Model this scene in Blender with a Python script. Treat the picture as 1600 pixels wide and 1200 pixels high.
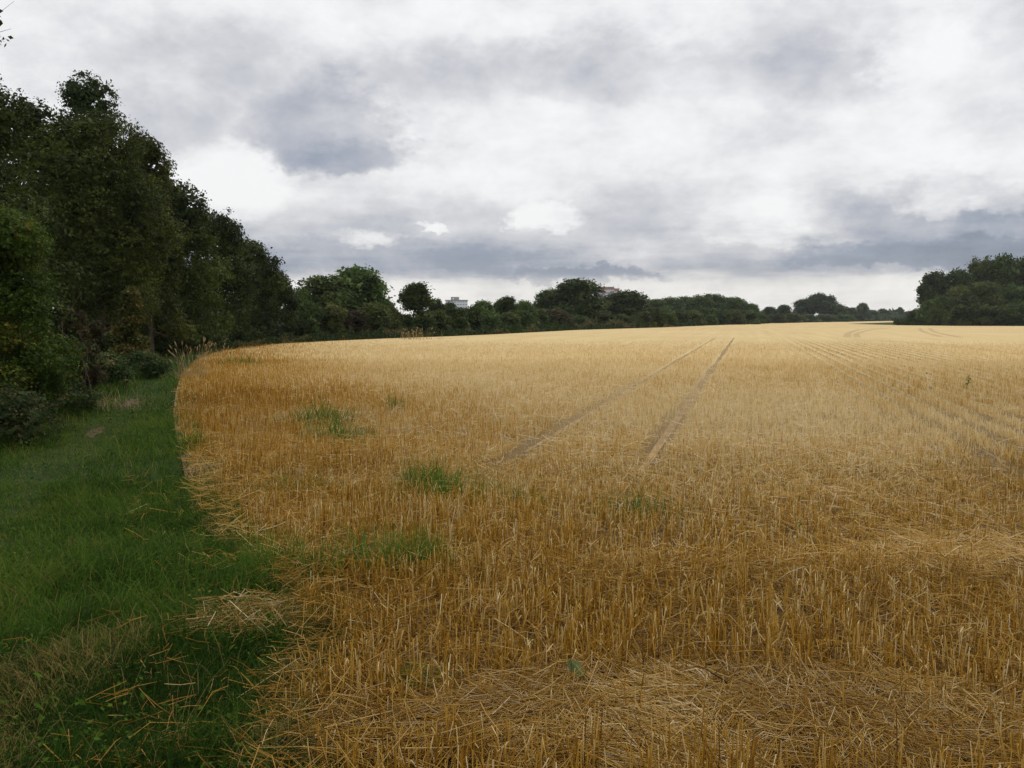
import bpy, math, random
import numpy as np
from mathutils import Vector

# ------------------------------------------------------------------ clear
for o in list(bpy.data.objects):
    bpy.data.objects.remove(o, do_unlink=True)
scene = bpy.context.scene
COL = scene.collection
R = math.radians

# ------------------------------------------------------------------ camera
EYE, FPX, HOR = 1.65, 1385.0, 497.5          # eye height (m), focal length in photo pixels, horizon row
PITCH = math.atan((600 - HOR) / FPX)
cam_d = bpy.data.cameras.new('camera')
cam = bpy.data.objects.new('camera', cam_d)
COL.objects.link(cam)
cam.location = (0, 0, EYE)
cam.rotation_euler = (R(90) - PITCH, 0, 0)
cam_d.sensor_width = 36.0
cam_d.lens = 36.0 * FPX / 1600.0
cam_d.clip_start, cam_d.clip_end = 0.05, 20000.0
scene.camera = cam


def ray(px, py):
    x, y = (px - 800) / FPX, (600 - py) / FPX
    c, s = math.cos(PITCH), math.sin(PITCH)
    v = Vector((x, c + y * s, -s + y * c))
    return v.normalized()


def gp(px, py, z=0.0):
    """photo pixel -> point on the flat ground"""
    v = ray(px, py)
    t = (z - EYE) / v.z
    return np.array((v.x * t, v.y * t, z))


def col_x(px, d):
    v = ray(px, HOR)
    return v.x / v.y * d


def row_z(py, d):
    v = ray(800, py)
    return EYE + v.z / v.y * d


# ------------------------------------------------------------------ world: overcast, broken cloud
SUN_EL, SUN_AZ = 54.0, 28.0                  # sun high ahead and to the right, through thin cloud
world = bpy.data.worlds.new('World')
scene.world = world
world.use_nodes = True
wt = world.node_tree
wt.nodes.clear()


class E:
    """tiny expression wrapper over math nodes"""
    tree = None

    def __init__(self, s):
        self.s = s

    @staticmethod
    def m(op, *a, clamp=False):
        n = E.tree.nodes.new('ShaderNodeMath')
        n.operation = op
        n.use_clamp = clamp
        for i, v in enumerate(a):
            if isinstance(v, E):
                E.tree.links.new(v.s, n.inputs[i])
            else:
                n.inputs[i].default_value = v
        return E(n.outputs[0])

    def __add__(a, b): return E.m('ADD', a, b)
    def __radd__(a, b): return E.m('ADD', b, a)
    def __sub__(a, b): return E.m('SUBTRACT', a, b)
    def __rsub__(a, b): return E.m('SUBTRACT', b, a)
    def __mul__(a, b): return E.m('MULTIPLY', a, b)
    def __rmul__(a, b): return E.m('MULTIPLY', b, a)
    def __truediv__(a, b): return E.m('DIVIDE', a, b)


def clampE(a): return E.m('ADD', a, 0.0, clamp=True)


def noise(tree, vec, scale, detail=5, rough=0.55, dist=0.0):
    n = tree.nodes.new('ShaderNodeTexNoise')
    n.inputs['Scale'].default_value = scale
    n.inputs['Detail'].default_value = detail
    n.inputs['Roughness'].default_value = rough
    n.inputs['Distortion'].default_value = dist
    if vec is not None:
        tree.links.new(vec, n.inputs['Vector'])
    return n


def ramp(tree, fac, stops, interp='LINEAR'):
    n = tree.nodes.new('ShaderNodeValToRGB')
    n.color_ramp.interpolation = interp
    el = n.color_ramp.elements
    while len(el) > 1:
        el.remove(el[-1])
    el[0].position = stops[0][0]
    for i, (p, c) in enumerate(stops):
        e = el[0] if i == 0 else el.new(p)
        e.color = (*c, 1) if not isinstance(c, (int, float)) else (c, c, c, 1)
    tree.links.new(fac.s if isinstance(fac, E) else fac, n.inputs[0])
    return n.outputs[0]


def comb(tree, x, y, z=0.0):
    n = tree.nodes.new('ShaderNodeCombineXYZ')
    for i, v in enumerate((x, y, z)):
        if isinstance(v, E):
            tree.links.new(v.s, n.inputs[i])
        else:
            n.inputs[i].default_value = v
    return n.outputs[0]


def mixc(tree, fac, a, b):
    n = tree.nodes.new('ShaderNodeMix')
    n.data_type = 'RGBA'
    for sock, v in ((n.inputs['Factor'], fac), (n.inputs['A'], a), (n.inputs['B'], b)):
        if sock.name != 'Factor':
            pass
    fi = [s for s in n.inputs if s.identifier == 'Factor_Float'][0]
    ai = [s for s in n.inputs if s.identifier == 'A_Color'][0]
    bi = [s for s in n.inputs if s.identifier == 'B_Color'][0]
    for sock, v in ((fi, fac), (ai, a), (bi, b)):
        if isinstance(v, E):
            tree.links.new(v.s, sock)
        elif isinstance(v, bpy.types.NodeSocket):
            tree.links.new(v, sock)
        elif isinstance(v, tuple):
            sock.default_value = (*v, 1)
        else:
            sock.default_value = v
    return [s for s in n.outputs if s.identifier == 'Result_Color'][0]


def build_sky():
    E.tree = wt
    tc = wt.nodes.new('ShaderNodeTexCoord')
    sp = wt.nodes.new('ShaderNodeSeparateXYZ')
    wt.links.new(tc.outputs['Generated'], sp.inputs[0])
    x, y, z = (E(sp.outputs[i]) for i in range(3))
    az = E.m('ARCTAN2', x, y)
    el = E.m('ARCSINE', z)
    # cloud deck: directions projected on a flat layer
    k = E.m('MAXIMUM', z, 0.0) + 0.07
    deck = comb(wt, x / k, y / k, 0.0)
    n1 = noise(wt, deck, 0.8, 8, 0.58, 0.1)
    ang = comb(wt, az, el * 1.55, 0.0)
    n2 = E(noise(wt, ang, 8.0, 9, 0.60, 0.12).outputs['Fac'])
    puff = E.m('MULTIPLY_ADD', n2 - 0.5, 3.4, 0.5, clamp=True) - 0.5      # billows with a defined edge
    wn = noise(wt, ang, 11.0, 8, 0.64)
    ws = wt.nodes.new('ShaderNodeSeparateColor')
    wt.links.new(wn.outputs['Color'], ws.inputs[0])
    wx, wy = E(ws.outputs[0]) - 0.5, E(ws.outputs[1]) - 0.5
    fine = E(noise(wt, ang, 48.0, 5, 0.65).outputs['Fac']) - 0.5
    cx, cy = az + wx * 0.12 + fine * 0.035, el + wy * 0.06 + fine * 0.026
    # brightness against height: pale gap over the horizon, dark flat bases above it, then a bright deck
    def e_of(py): return math.asin(ray(800, py).z)
    T = 1.2
    stops = [(0.0, .90), (e_of(475) / T, .94), (e_of(452) / T, .91), (e_of(440) / T, .80), (e_of(424) / T, .36),
             (e_of(404) / T, .42), (e_of(372) / T, .60), (e_of(325) / T, .75), (e_of(275) / T, .88),
             (e_of(190) / T, .88), (e_of(110) / T, .78), (e_of(20) / T, .92), (0.55, .82), (1.0, .78)]
    elw = E.m('MAXIMUM', el + wy * 0.022 + fine * 0.008 + (E(n1.outputs['Fac']) - 0.5) * 0.035, 0.0)
    base = E(ramp(wt, elw / T, stops))
    v = base + (E(n1.outputs['Fac']) - 0.5) * 0.42 + puff * 0.22 + (n2 - 0.5) * 0.20 + fine * 0.09

    def blob(px, py, rx, ry, d, sharp=1.0, below=None):
        nonlocal v
        r = ray(px, py)
        a0, e0 = math.atan2(r.x, r.y), math.asin(r.z)
        dx = (cx - a0) * (FPX / rx)
        if below:                          # flat-based cloud: the lower side falls off faster
            dy = E.m('MAXIMUM', (cy - e0) * (FPX / ry), (cy - e0) * (-FPX / below))
        else:
            dy = (cy - e0) * (FPX / ry)
        v = v + E.m('MULTIPLY', 1.0 - (dx * dx + dy * dy), sharp, clamp=True) * d

    # grey masses
    blob(515, 232, 140, 120, -.22, 1.8, 38)
    blob(1120, 392, 240, 40, .16, 1.3)
    blob(560, 245, 110, 40, -.12, 1.6, 24)
    blob(430, 165, 300, 120, -.14, 1.2)
    blob(250, 205, 130, 75, -.16)
    blob(880, 110, 330, 55, -.13, 1.3)
    blob(1275, 115, 100, 62, -.12, 1.4)
    blob(1500, 335, 240, 66, -.24, 1.5)
    blob(1500, 397, 260, 24, -.26, 1.6)
    blob(640, 405, 280, 34, -.10, 1.2)
    blob(910, 432, 140, 13, -.20, 1.8)
    # bright breaks
    blob(350, 290, 115, 65, .22, 1.3)
    blob(780, 250, 190, 90, .08)
    blob(850, 340, 66, 34, .27, 1.3, 22)
    blob(668, 356, 26, 16, .32, 1.2, 11)
    blob(586, 380, 38, 18, .26, 1.2, 13)
    blob(1480, 308, 70, 36, .26, 1.2, 24)
    blob(1585, 305, 60, 42, .24, 1.2, 26)
    blob(1230, 350, 130, 46, .18, 1.3)
    blob(1440, 85, 75, 55, .12, 1.4)
    colr = ramp(wt, clampE(v), [(0.0, (.22, .255, .33)), (.30, (.315, .355, .44)), (.5, (.505, .518, .57)),
                                (.70, (.70, .703, .725)), (.88, (.89, .89, .895)), (1.0, (.97, .97, .965))])
    # warmer, creamier light low over the horizon
    warm = ramp(wt, elw / T, [(0.0, 1.0), (e_of(440) / T, .8), (e_of(420) / T, 0.0), (1.0, 0.0)])
    wm = wt.nodes.new('ShaderNodeMix')
    wm.data_type = 'RGBA'
    wm.blend_type = 'MULTIPLY'
    def idn(n, i): return [s for s in n if s.identifier == i][0]
    wt.links.new(warm, idn(wm.inputs, 'Factor_Float'))
    wt.links.new(colr, idn(wm.inputs, 'A_Color'))
    idn(wm.inputs, 'B_Color').default_value = (1.02, 1.0, .955, 1)
    cloud = idn(wm.outputs, 'Result_Color')
    sky = wt.nodes.new('ShaderNodeTexSky')
    sky.sky_type = 'NISHITA'
    sky.sun_disc = False
    sky.sun_elevation, sky.sun_rotation = R(SUN_EL), R(SUN_AZ)
    bg1, bg2 = (wt.nodes.new('ShaderNodeBackground') for _ in range(2))
    wt.links.new(sky.outputs[0], bg1.inputs[0])
    bg1.inputs[1].default_value = 0.1
    wt.links.new(cloud, bg2.inputs[0])
    bg2.inputs[1].default_value = 1.0
    ms = wt.nodes.new('ShaderNodeMixShader')
    ms.inputs[0].default_value = 0.94         # cloud cover; the clear sky only just tints it
    wt.links.new(bg1.outputs[0], ms.inputs[1])
    wt.links.new(bg2.outputs[0], ms.inputs[2])
    out = wt.nodes.new('ShaderNodeOutputWorld')
    wt.links.new(ms.outputs[0], out.inputs[0])


build_sky()
try:
    world.cycles.sampling_method = 'NONE'      # near-uniform sky: plain hemisphere sampling does best
except Exception:
    pass

# ------------------------------------------------------------------ sun, exposure, render settings
sun_d = bpy.data.lights.new('sun', 'SUN')
sun_d.energy = 1.1
sun_d.angle = R(14)
sun_d.color = (1.0, .95, .87)
sun = bpy.data.objects.new('sun', sun_d)
COL.objects.link(sun)
sun.location = (60, 60, 120)
sdir = Vector((math.sin(R(SUN_AZ)) * math.cos(R(SUN_EL)), math.cos(R(SUN_AZ)) * math.cos(R(SUN_EL)), math.sin(R(SUN_EL))))
sun.rotation_euler = (-sdir).to_track_quat('-Z', 'Y').to_euler()

scene.view_settings.view_transform = 'Standard'
scene.view_settings.look = 'None'
scene.view_settings.exposure = 0.0
scene.view_settings.gamma = 1.0
scene.render.engine = 'CYCLES'
scene.cycles.max_bounces = 5
scene.cycles.diffuse_bounces = 3
scene.cycles.glossy_bounces = 2
scene.cycles.transmission_bounces = 3
scene.cycles.transparent_max_bounces = 4
scene.cycles.caustics_reflective = scene.cycles.caustics_refractive = False

# ------------------------------------------------------------------ helpers
rs = np.random.RandomState


def tag(o, label=None, cat=None, group=None, kind=None):
    if label: o['label'] = label
    if cat: o['category'] = cat
    if group: o['group'] = group
    if kind: o['kind'] = kind
    return o


def link(name, me, mat=None, parent=None):
    o = bpy.data.objects.new(name, me)
    COL.objects.link(o)
    if mat is not None:
        if len(me.materials) == 0:
            me.materials.append(mat)
        else:
            o.material_slots[0].link = 'OBJECT'
            o.material_slots[0].material = mat
    if parent: o.parent = parent
    return o


def empty(name, loc=(0, 0, 0), rz=0.0, sc=(1, 1, 1)):
    o = bpy.data.objects.new(name, None)
    COL.objects.link(o)
    o.location, o.rotation_euler, o.scale = loc, (0, 0, rz), sc
    o.empty_display_size = 0.2
    return o


def np_mesh(name, v, quads=None, tris=None, attrs=None, smooth=False):
    me = bpy.data.meshes.new(name)
    v = np.asarray(v, dtype=np.float32).reshape(-1, 3)
    nq = 0 if quads is None else len(quads)
    nt = 0 if tris is None else len(tris)
    loops = np.concatenate([a.reshape(-1) for a in (quads, tris) if a is not None and len(a)]).astype(np.int32)
    me.vertices.add(len(v))
    me.vertices.foreach_set('co', v.reshape(-1))
    me.loops.add(len(loops))
    me.loops.foreach_set('vertex_index', loops)
    me.polygons.add(nq + nt)
    ls = np.concatenate([np.arange(nq) * 4, nq * 4 + np.arange(nt) * 3]).astype(np.int32)
    me.polygons.foreach_set('loop_start', ls)
    try:
        me.polygons.foreach_set('loop_total', np.concatenate([np.full(nq, 4), np.full(nt, 3)]).astype(np.int32))
    except Exception:
        pass
    if smooth:
        me.polygons.foreach_set('use_smooth', np.ones(nq + nt, dtype=bool))
    me.update(calc_edges=True)
    for k, a in (attrs or {}).items():
        at = me.attributes.new(k, 'FLOAT', 'POINT')
        at.data.foreach_set('value', np.asarray(a, dtype=np.float32))
    return me


def unit(a):
    return a / np.maximum(np.linalg.norm(a, axis=-1, keepdims=True), 1e-9)


def tubes(paths, rad, sides=3, cap=True):
    """paths (n,m,3), rad (n,m) -> verts, quads, tris"""
    paths = np.asarray(paths, float)
    n, m, _ = paths.shape
    rad = np.broadcast_to(np.asarray(rad, float), (n, m))
    t = unit(paths[:, -1] - paths[:, 0])
    ref = np.where(np.abs(t[:, 2:3]) < .9, np.array([[0, 0, 1.]]), np.array([[1., 0, 0]]))
    a = unit(np.cross(t, ref)); b = np.cross(t, a)
    ang = np.arange(sides) * 2 * math.pi / sides
    ring = a[:, None] * np.cos(ang)[None, :, None] + b[:, None] * np.sin(ang)[None, :, None]   # n,s,3
    v = paths[:, :, None] + ring[:, None] * rad[:, :, None, None]                              # n,m,s,3
    idx = np.arange(n * m * sides).reshape(n, m, sides)
    nx = np.roll(idx, -1, axis=2)
    q = np.stack([idx[:, :-1], nx[:, :-1], nx[:, 1:], idx[:, 1:]], -1).reshape(-1, 4)
    tri = None
    if cap and sides == 3:
        tri = idx[:, -1]
    elif cap and sides > 3:
        tri = np.concatenate([np.stack([idx[:, -1, 0], idx[:, -1, i], idx[:, -1, i + 1]], -1) for i in range(1, sides - 1)])
    return v.reshape(-1, 3), q, tri


def ribbons(paths, w, side):
    """flat tapering strips; paths (n,m,3), w (n,m), side (n,3)"""
    n, m, _ = paths.shape
    w = np.broadcast_to(np.asarray(w, float), (n, m))
    v = np.stack([paths - side[:, None] * w[..., None] * .5, paths + side[:, None] * w[..., None] * .5], 2)
    idx = np.arange(n * m * 2).reshape(n, m, 2)
    q = np.stack([idx[:, :-1, 0], idx[:, :-1, 1], idx[:, 1:, 1], idx[:, 1:, 0]], -1).reshape(-1, 4)
    return v.reshape(-1, 3), q


def join(parts):
    """parts: (verts, quads, tris, {attr: per-vertex}) -> one set"""
    V, Q, T, A, off = [], [], [], {}, 0
    for v, q, t, at in parts:
        V.append(v)
        if q is not None and len(q): Q.append(q + off)
        if t is not None and len(t): T.append(t + off)
        for k, a in at.items(): A.setdefault(k, []).append(a)
        off += len(v)
    return (np.concatenate(V), np.concatenate(Q) if Q else None, np.concatenate(T) if T else None,
            {k: np.concatenate(a) for k, a in A.items()})


def vnoise(x, y, seed=0):
    x, y = np.asarray(x, float), np.asarray(y, float)
    xi, yi = np.floor(x).astype(np.int64), np.floor(y).astype(np.int64)
    fx, fy = x - xi, y - yi
    fx, fy = fx * fx * (3 - 2 * fx), fy * fy * (3 - 2 * fy)

    def h(i, j):
        n = (i * 374761393 + j * 668265263 + seed * 982451653) & 0x7fffffff
        n = ((n ^ (n >> 13)) * 1274126177) & 0x7fffffff
        return ((n ^ (n >> 16)) & 0xffff) / 65535.0
    return (h(xi, yi) * (1 - fx) + h(xi + 1, yi) * fx) * (1 - fy) + (h(xi, yi + 1) * (1 - fx) + h(xi + 1, yi + 1) * fx) * fy


def sstep(a, b, x):
    t = np.clip((np.asarray(x, float) - a) / (b - a), 0, 1)
    return t * t * (3 - 2 * t)


# ------------------------------------------------------------------ materials
def new_mat(name):
    m = bpy.data.materials.new(name)
    m.use_nodes = True
    m.node_tree.nodes.clear()
    return m, m.node_tree


def attr(t, name):
    n = t.nodes.new('ShaderNodeAttribute')
    n.attribute_name = name
    return n.outputs['Fac']


def leaf_mat(name, stops, trans=.3, rough=.6, var=.25, spec=.10, hue=.5):
    """foliage: colour by the per-leaf 'tint', a little different on every plant, light passing through"""
    m, t = new_mat(name)
    E.tree = t
    c = ramp(t, attr(t, 'tint'), stops)
    oi = t.nodes.new('ShaderNodeObjectInfo')
    hs = t.nodes.new('ShaderNodeHueSaturation')
    rnd = E(oi.outputs['Random'])
    t.links.new((rnd * (2 * var) + (1 - var)).s, hs.inputs['Value'])
    t.links.new((rnd * (.06 * var) + (hue - .03 * var)).s, hs.inputs['Hue'])
    t.links.new(c, hs.inputs['Color'])
    bs = t.nodes.new('ShaderNodeBsdfPrincipled')
    t.links.new(hs.outputs[0], bs.inputs['Base Color'])
    bs.inputs['Roughness'].default_value = rough
    bs.inputs['Specular IOR Level'].default_value = spec
    tr = t.nodes.new('ShaderNodeBsdfTranslucent')
    t.links.new(hs.outputs[0], tr.inputs['Color'])
    mx = t.nodes.new('ShaderNodeMixShader')
    mx.inputs[0].default_value = trans
    t.links.new(bs.outputs[0], mx.inputs[1])
    t.links.new(tr.outputs[0], mx.inputs[2])
    o = t.nodes.new('ShaderNodeOutputMaterial')
    t.links.new(mx.outputs[0], o.inputs[0])
    return m


def simple_mat(name, color, rough=.8, scale=4.0, amount=.25, bump=0.0, spec=.3):
    m, t = new_mat(name)
    E.tree = t
    tc = t.nodes.new('ShaderNodeTexCoord')
    n = noise(t, tc.outputs['Object'], scale, 6, .6)
    lo = tuple(c * (1 - amount) for c in color)
    hi = tuple(min(1, c * (1 + amount)) for c in color)
    c = ramp(t, n.outputs['Fac'], [(.3, lo), (.7, hi)])
    bs = t.nodes.new('ShaderNodeBsdfPrincipled')
    t.links.new(c, bs.inputs['Base Color'])
    bs.inputs['Roughness'].default_value = rough
    bs.inputs['Specular IOR Level'].default_value = spec
    if bump:
        b = t.nodes.new('ShaderNodeBump')
        b.inputs['Strength'].default_value = bump
        b.inputs['Distance'].default_value = .05
        t.links.new(n.outputs['Fac'], b.inputs['Height'])
        t.links.new(b.outputs[0], bs.inputs['Normal'])
    o = t.nodes.new('ShaderNodeOutputMaterial')
    t.links.new(bs.outputs[0], o.inputs[0])
    return m


M = {}
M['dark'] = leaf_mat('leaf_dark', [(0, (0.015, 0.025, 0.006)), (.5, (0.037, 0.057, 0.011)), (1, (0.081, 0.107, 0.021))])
M['olive'] = leaf_mat('leaf_olive', [(0, (.018, .030, .006)), (.5, (.054, .074, .012)), (1, (.125, .145, .026))])
M['mid'] = leaf_mat('leaf_mid', [(0, (0.024, 0.043, 0.012)), (.5, (0.050, 0.086, 0.022)), (1, (0.096, 0.144, 0.036))])
M['pale'] = leaf_mat('leaf_pale', [(0, (0.035, 0.057, 0.018)), (.5, (0.070, 0.108, 0.029)), (1, (0.116, 0.160, 0.046))])
M['fresh'] = leaf_mat('leaf_fresh', [(0, (.022, .040, .006)), (.5, (.058, .094, .012)), (.9, (.115, .155, .022)), (.98, (.16, .17, .03)), (1, (.24, .17, .03))])
M['yellow'] = leaf_mat('leaf_yellow', [(0, (.040, .056, .012)), (.45, (.10, .115, .024)), (.75, (.21, .18, .045)), (1, (.36, .27, .09))])
M['brown'] = leaf_mat('leaf_brown', [(0, (0.033, 0.029, 0.013)), (.5, (0.066, 0.051, 0.022)), (1, (0.116, 0.075, 0.033))])
M['bramble'] = leaf_mat('leaf_bramble', [(0, (0.021, 0.039, 0.011)), (.5, (0.046, 0.076, 0.021)), (.85, (0.086, 0.115, 0.034)), (1, (0.196, 0.144, 0.063))])
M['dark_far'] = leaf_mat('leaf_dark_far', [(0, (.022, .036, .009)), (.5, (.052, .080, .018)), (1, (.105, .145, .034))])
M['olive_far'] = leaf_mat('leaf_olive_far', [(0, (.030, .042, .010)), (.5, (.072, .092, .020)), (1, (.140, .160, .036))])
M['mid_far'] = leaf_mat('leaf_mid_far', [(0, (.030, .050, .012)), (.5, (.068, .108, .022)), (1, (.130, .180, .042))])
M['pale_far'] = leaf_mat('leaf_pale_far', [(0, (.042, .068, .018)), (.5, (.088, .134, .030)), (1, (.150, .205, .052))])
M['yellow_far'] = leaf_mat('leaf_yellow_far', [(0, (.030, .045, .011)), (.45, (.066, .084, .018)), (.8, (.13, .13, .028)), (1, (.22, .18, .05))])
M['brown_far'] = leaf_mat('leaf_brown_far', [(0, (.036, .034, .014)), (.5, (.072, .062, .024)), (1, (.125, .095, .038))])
M['bark'] = simple_mat('bark', (.075, .058, .042), .9, 9.0, .4, .6)
M['dead'] = simple_mat('dead_wood', (.11, .08, .055), .9, 14.0, .35, .3)
M['grass'] = leaf_mat('grass_blade', [(0, (.016, .040, .005)), (.4, (.046, .100, .011)), (.72, (.105, .185, .022)), (.86, (.16, .165, .035)), (.93, (.24, .175, .06)), (1, (.34, .25, .10))], .35, .8, 0.0, .04)
M['weed'] = leaf_mat('weed_blade', [(0, (.035, .080, .008)), (.6, (.075, .165, .018)), (1, (.13, .23, .035))], .35, .8, .1, .05)
M['drygrass'] = leaf_mat('dry_grass', [(0, (.20, .14, .06)), (.6, (.36, .26, .12)), (1, (.52, .41, .22))], .25, .6, .05, .2)
# stubble: from brown headland straw plus painted cloud shade to pale sunlit gold
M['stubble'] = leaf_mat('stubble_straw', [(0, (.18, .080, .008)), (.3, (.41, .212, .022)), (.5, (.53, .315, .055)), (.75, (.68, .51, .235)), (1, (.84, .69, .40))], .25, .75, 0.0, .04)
M['straw'] = leaf_mat('loose_straw', [(0, (.26, .13, .022)), (.4, (.47, .27, .050)), (.75, (.62, .44, .18)), (1, (.80, .64, .40))], .18, .7, 0.0, .06)


def field_material():
    m, t = new_mat('stubble_field')
    E.tree = t
    tc = t.nodes.new('ShaderNodeTexCoord')
    pos = tc.outputs['Object']
    sp = t.nodes.new('ShaderNodeSeparateXYZ')
    t.links.new(pos, sp.inputs[0])
    x, y = E(sp.outputs[0]), E(sp.outputs[1])
    ca, sa = math.cos(ROW_A), math.sin(ROW_A)
    u, s = x * ca - y * sa, x * sa + y * ca
    rows = comb(t, u, s * 0.03, 0.0)                 # streaks along the drilling
    n_row = E(noise(t, rows, 1.1, 4, .6).outputs['Fac'])
    n_big = E(noise(t, pos, .05, 5, .6).outputs['Fac'])
    n_mid = E(noise(t, pos, .9, 6, .65).outputs['Fac'])
    n_fin = E(noise(t, pos, 28.0, 5, .7).outputs['Fac'])
    soil = ramp(t, n_fin, [(.3, (.035, .023, .011)), (.48, (.085, .052, .022)), (.60, (.22, .135, .045)), (.74, (.46, .31, .12))])
    far = ramp(t, clampE(n_row * .45 + n_big * .35 + n_mid * .35 - .05), [(.25, (.50, .355, .15)), (.5, (.64, .475, .225)), (.75, (.76, .59, .30))])
    # beyond the last built stems the straw cover is carried by the surface itself
    k = E.m('MULTIPLY', y - 7.0, 1 / 30.0, clamp=True)
    # bare soil left between the wider rows to the right of the wheel tracks
    zone = E.m('MULTIPLY', u - 1.6, .5, clamp=True) * E.m('MULTIPLY', 10.5 - u, .5, clamp=True) * E.m('MULTIPLY', y - 5.0, .3, clamp=True) * E.m('MULTIPLY', 75.0 - y, .03, clamp=True)
    gap = E.m('MULTIPLY', E.m('COSINE', u * (2 * math.pi / ROW_W)) * -1.0 + (n_mid - .5) * 2.2, 1.4, clamp=True)
    c = mixc(t, k, soil, far)
    c = mixc(t, zone * gap * clampE(n_mid * 2.6 - .45) * .95, c, mixc(t, .5, soil, (.17, .108, .042)))
    bs = t.nodes.new('ShaderNodeBsdfPrincipled')
    t.links.new(c, bs.inputs['Base Color'])
    bs.inputs['Roughness'].default_value = .9
    bs.inputs['Specular IOR Level'].default_value = .15
    b = t.nodes.new('ShaderNodeBump')
    b.inputs['Strength'].default_value = .6
    b.inputs['Distance'].default_value = .03
    t.links.new(n_fin.s, b.inputs['Height'])
    t.links.new(b.outputs[0], bs.inputs['Normal'])
    o = t.nodes.new('ShaderNodeOutputMaterial')
    t.links.new(bs.outputs[0], o.inputs[0])
    return m


def ground_material():
    m, t = new_mat('rough_grass_ground')
    E.tree = t
    tc = t.nodes.new('ShaderNodeTexCoord')
    pos = tc.outputs['Object']
    n1 = E(noise(t, pos, .6, 6, .6).outputs['Fac'])
    n2 = E(noise(t, pos, 16.0, 5, .7).outputs['Fac'])
    c = ramp(t, n1 * .5 + n2 * .5, [(.3, (.016, .026, .008)), (.5, (.034, .056, .013)), (.65, (.060, .080, .022)), (.78, (.11, .088, .046))])
    bs = t.nodes.new('ShaderNodeBsdfPrincipled')
    t.links.new(c, bs.inputs['Base Color'])
    bs.inputs['Roughness'].default_value = .95
    bs.inputs['Specular IOR Level'].default_value = .1
    b = t.nodes.new('ShaderNodeBump')
    b.inputs['Strength'].default_value = .8
    b.inputs['Distance'].default_value = .05
    t.links.new(n2.s, b.inputs['Height'])
    t.links.new(b.outputs[0], bs.inputs['Normal'])
    o = t.nodes.new('ShaderNodeOutputMaterial')
    t.links.new(bs.outputs[0], o.inputs[0])
    return m


# ------------------------------------------------------------------ ground, field, path
ROW_W = 0.50                                  # wider rows where the combine ran
ROW_A = math.atan(0.265)                      # drilling direction, clockwise from the view axis
EDGE_PX = [(384, 1140), (404, 1065), (452, 1005), (448, 940), (404, 885), (335, 840), (300, 800), (284, 720), (270, 650), (275, 612), (282, 588), (310, 560), (350, 547.5),
           (430, 537.5), (520, 532.5), (600, 529), (700, 525.5), (780, 522), (900, 515.6), (1020, 512), (1100, 508.8), (1180, 505.6), (1300, 503), (1420, 500.9)]
EDGE = [np.array((-0.55, -3.0, 0)), np.array((-0.85, 1.5, 0))] + [gp(*p) for p in EDGE_PX]
EDGE_XY = np.array([p[:2] for p in EDGE])


def edge_dist(x, y):
    """signed distance to the field edge line, positive inside the field"""
    p = np.stack([np.asarray(x, float), np.asarray(y, float)], -1)
    best = np.full(p.shape[:-1], 1e9)
    sign = np.ones(p.shape[:-1])
    for a, b in zip(EDGE_XY[:-1], EDGE_XY[1:]):
        ab = b - a
        t = np.clip(((p - a) @ ab) / (ab @ ab), 0, 1)
        q = a + t[..., None] * ab
        d = np.linalg.norm(p - q, axis=-1)
        cr = ab[0] * (p[..., 1] - a[1]) - ab[1] * (p[..., 0] - a[0])
        upd = d < best - 1e-9
        best = np.where(upd, d, best)
        sign = np.where(upd, np.where(cr < 0, 1, -1), sign)
    return best * sign


def poly_sheet(name, pts, z, mat):
    import bmesh
    bm = bmesh.new()
    f = bm.faces.new([bm.verts.new((p[0], p[1], z)) for p in pts])
    bmesh.ops.triangulate(bm, faces=[f])
    for f in bm.faces:
        if f.normal.z < 0: f.normal_flip()
    me = bpy.data.meshes.new(name)
    bm.to_mesh(me); bm.free()
    return link(name, me, mat)


S = 9000.0
ground = poly_sheet('ground', [(-S, -S), (S, -S), (S, S), (-S, S)], -0.03, ground_material())
tag(ground, 'rough grassy ground under the hedges and beyond the field', 'ground', kind='structure')
wood_l, wood_r = gp(1418, 508.4), gp(1640, 509.6)
pts = [(-0.2, -25.0)] + [tuple(p[:2]) for p in EDGE] + [(wood_l[0] + 250, EDGE[-1][1] + 30), (wood_l[0] + 8, wood_l[1] + 60), tuple(wood_l[:2]), tuple(wood_r[:2]), (420, wood_r[1] - 20), (420, -25)]
field = poly_sheet('field', pts, 0.0, field_material())
tag(field, 'harvested cereal field with straw litter between the stubble rows', 'field', kind='structure')

PATH_PX = [(-120, 900), (0, 800), (70, 735), (140, 682), (200, 632), (222, 600), (236, 583), (262, 563), (284, 549)]
PATH = np.array([gp(*p)[:2] for p in PATH_PX])


def path_dist(x, y):
    p = np.stack([x, y], -1)
    best = np.full(len(p), 1e9)
    for a, b in zip(PATH[:-1], PATH[1:]):
        ab = b - a
        t = np.clip(((p - a) @ ab) / (ab @ ab), 0, 1)
        best = np.minimum(best, np.linalg.norm(p - a - t[:, None] * ab, axis=1))
    return best


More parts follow.
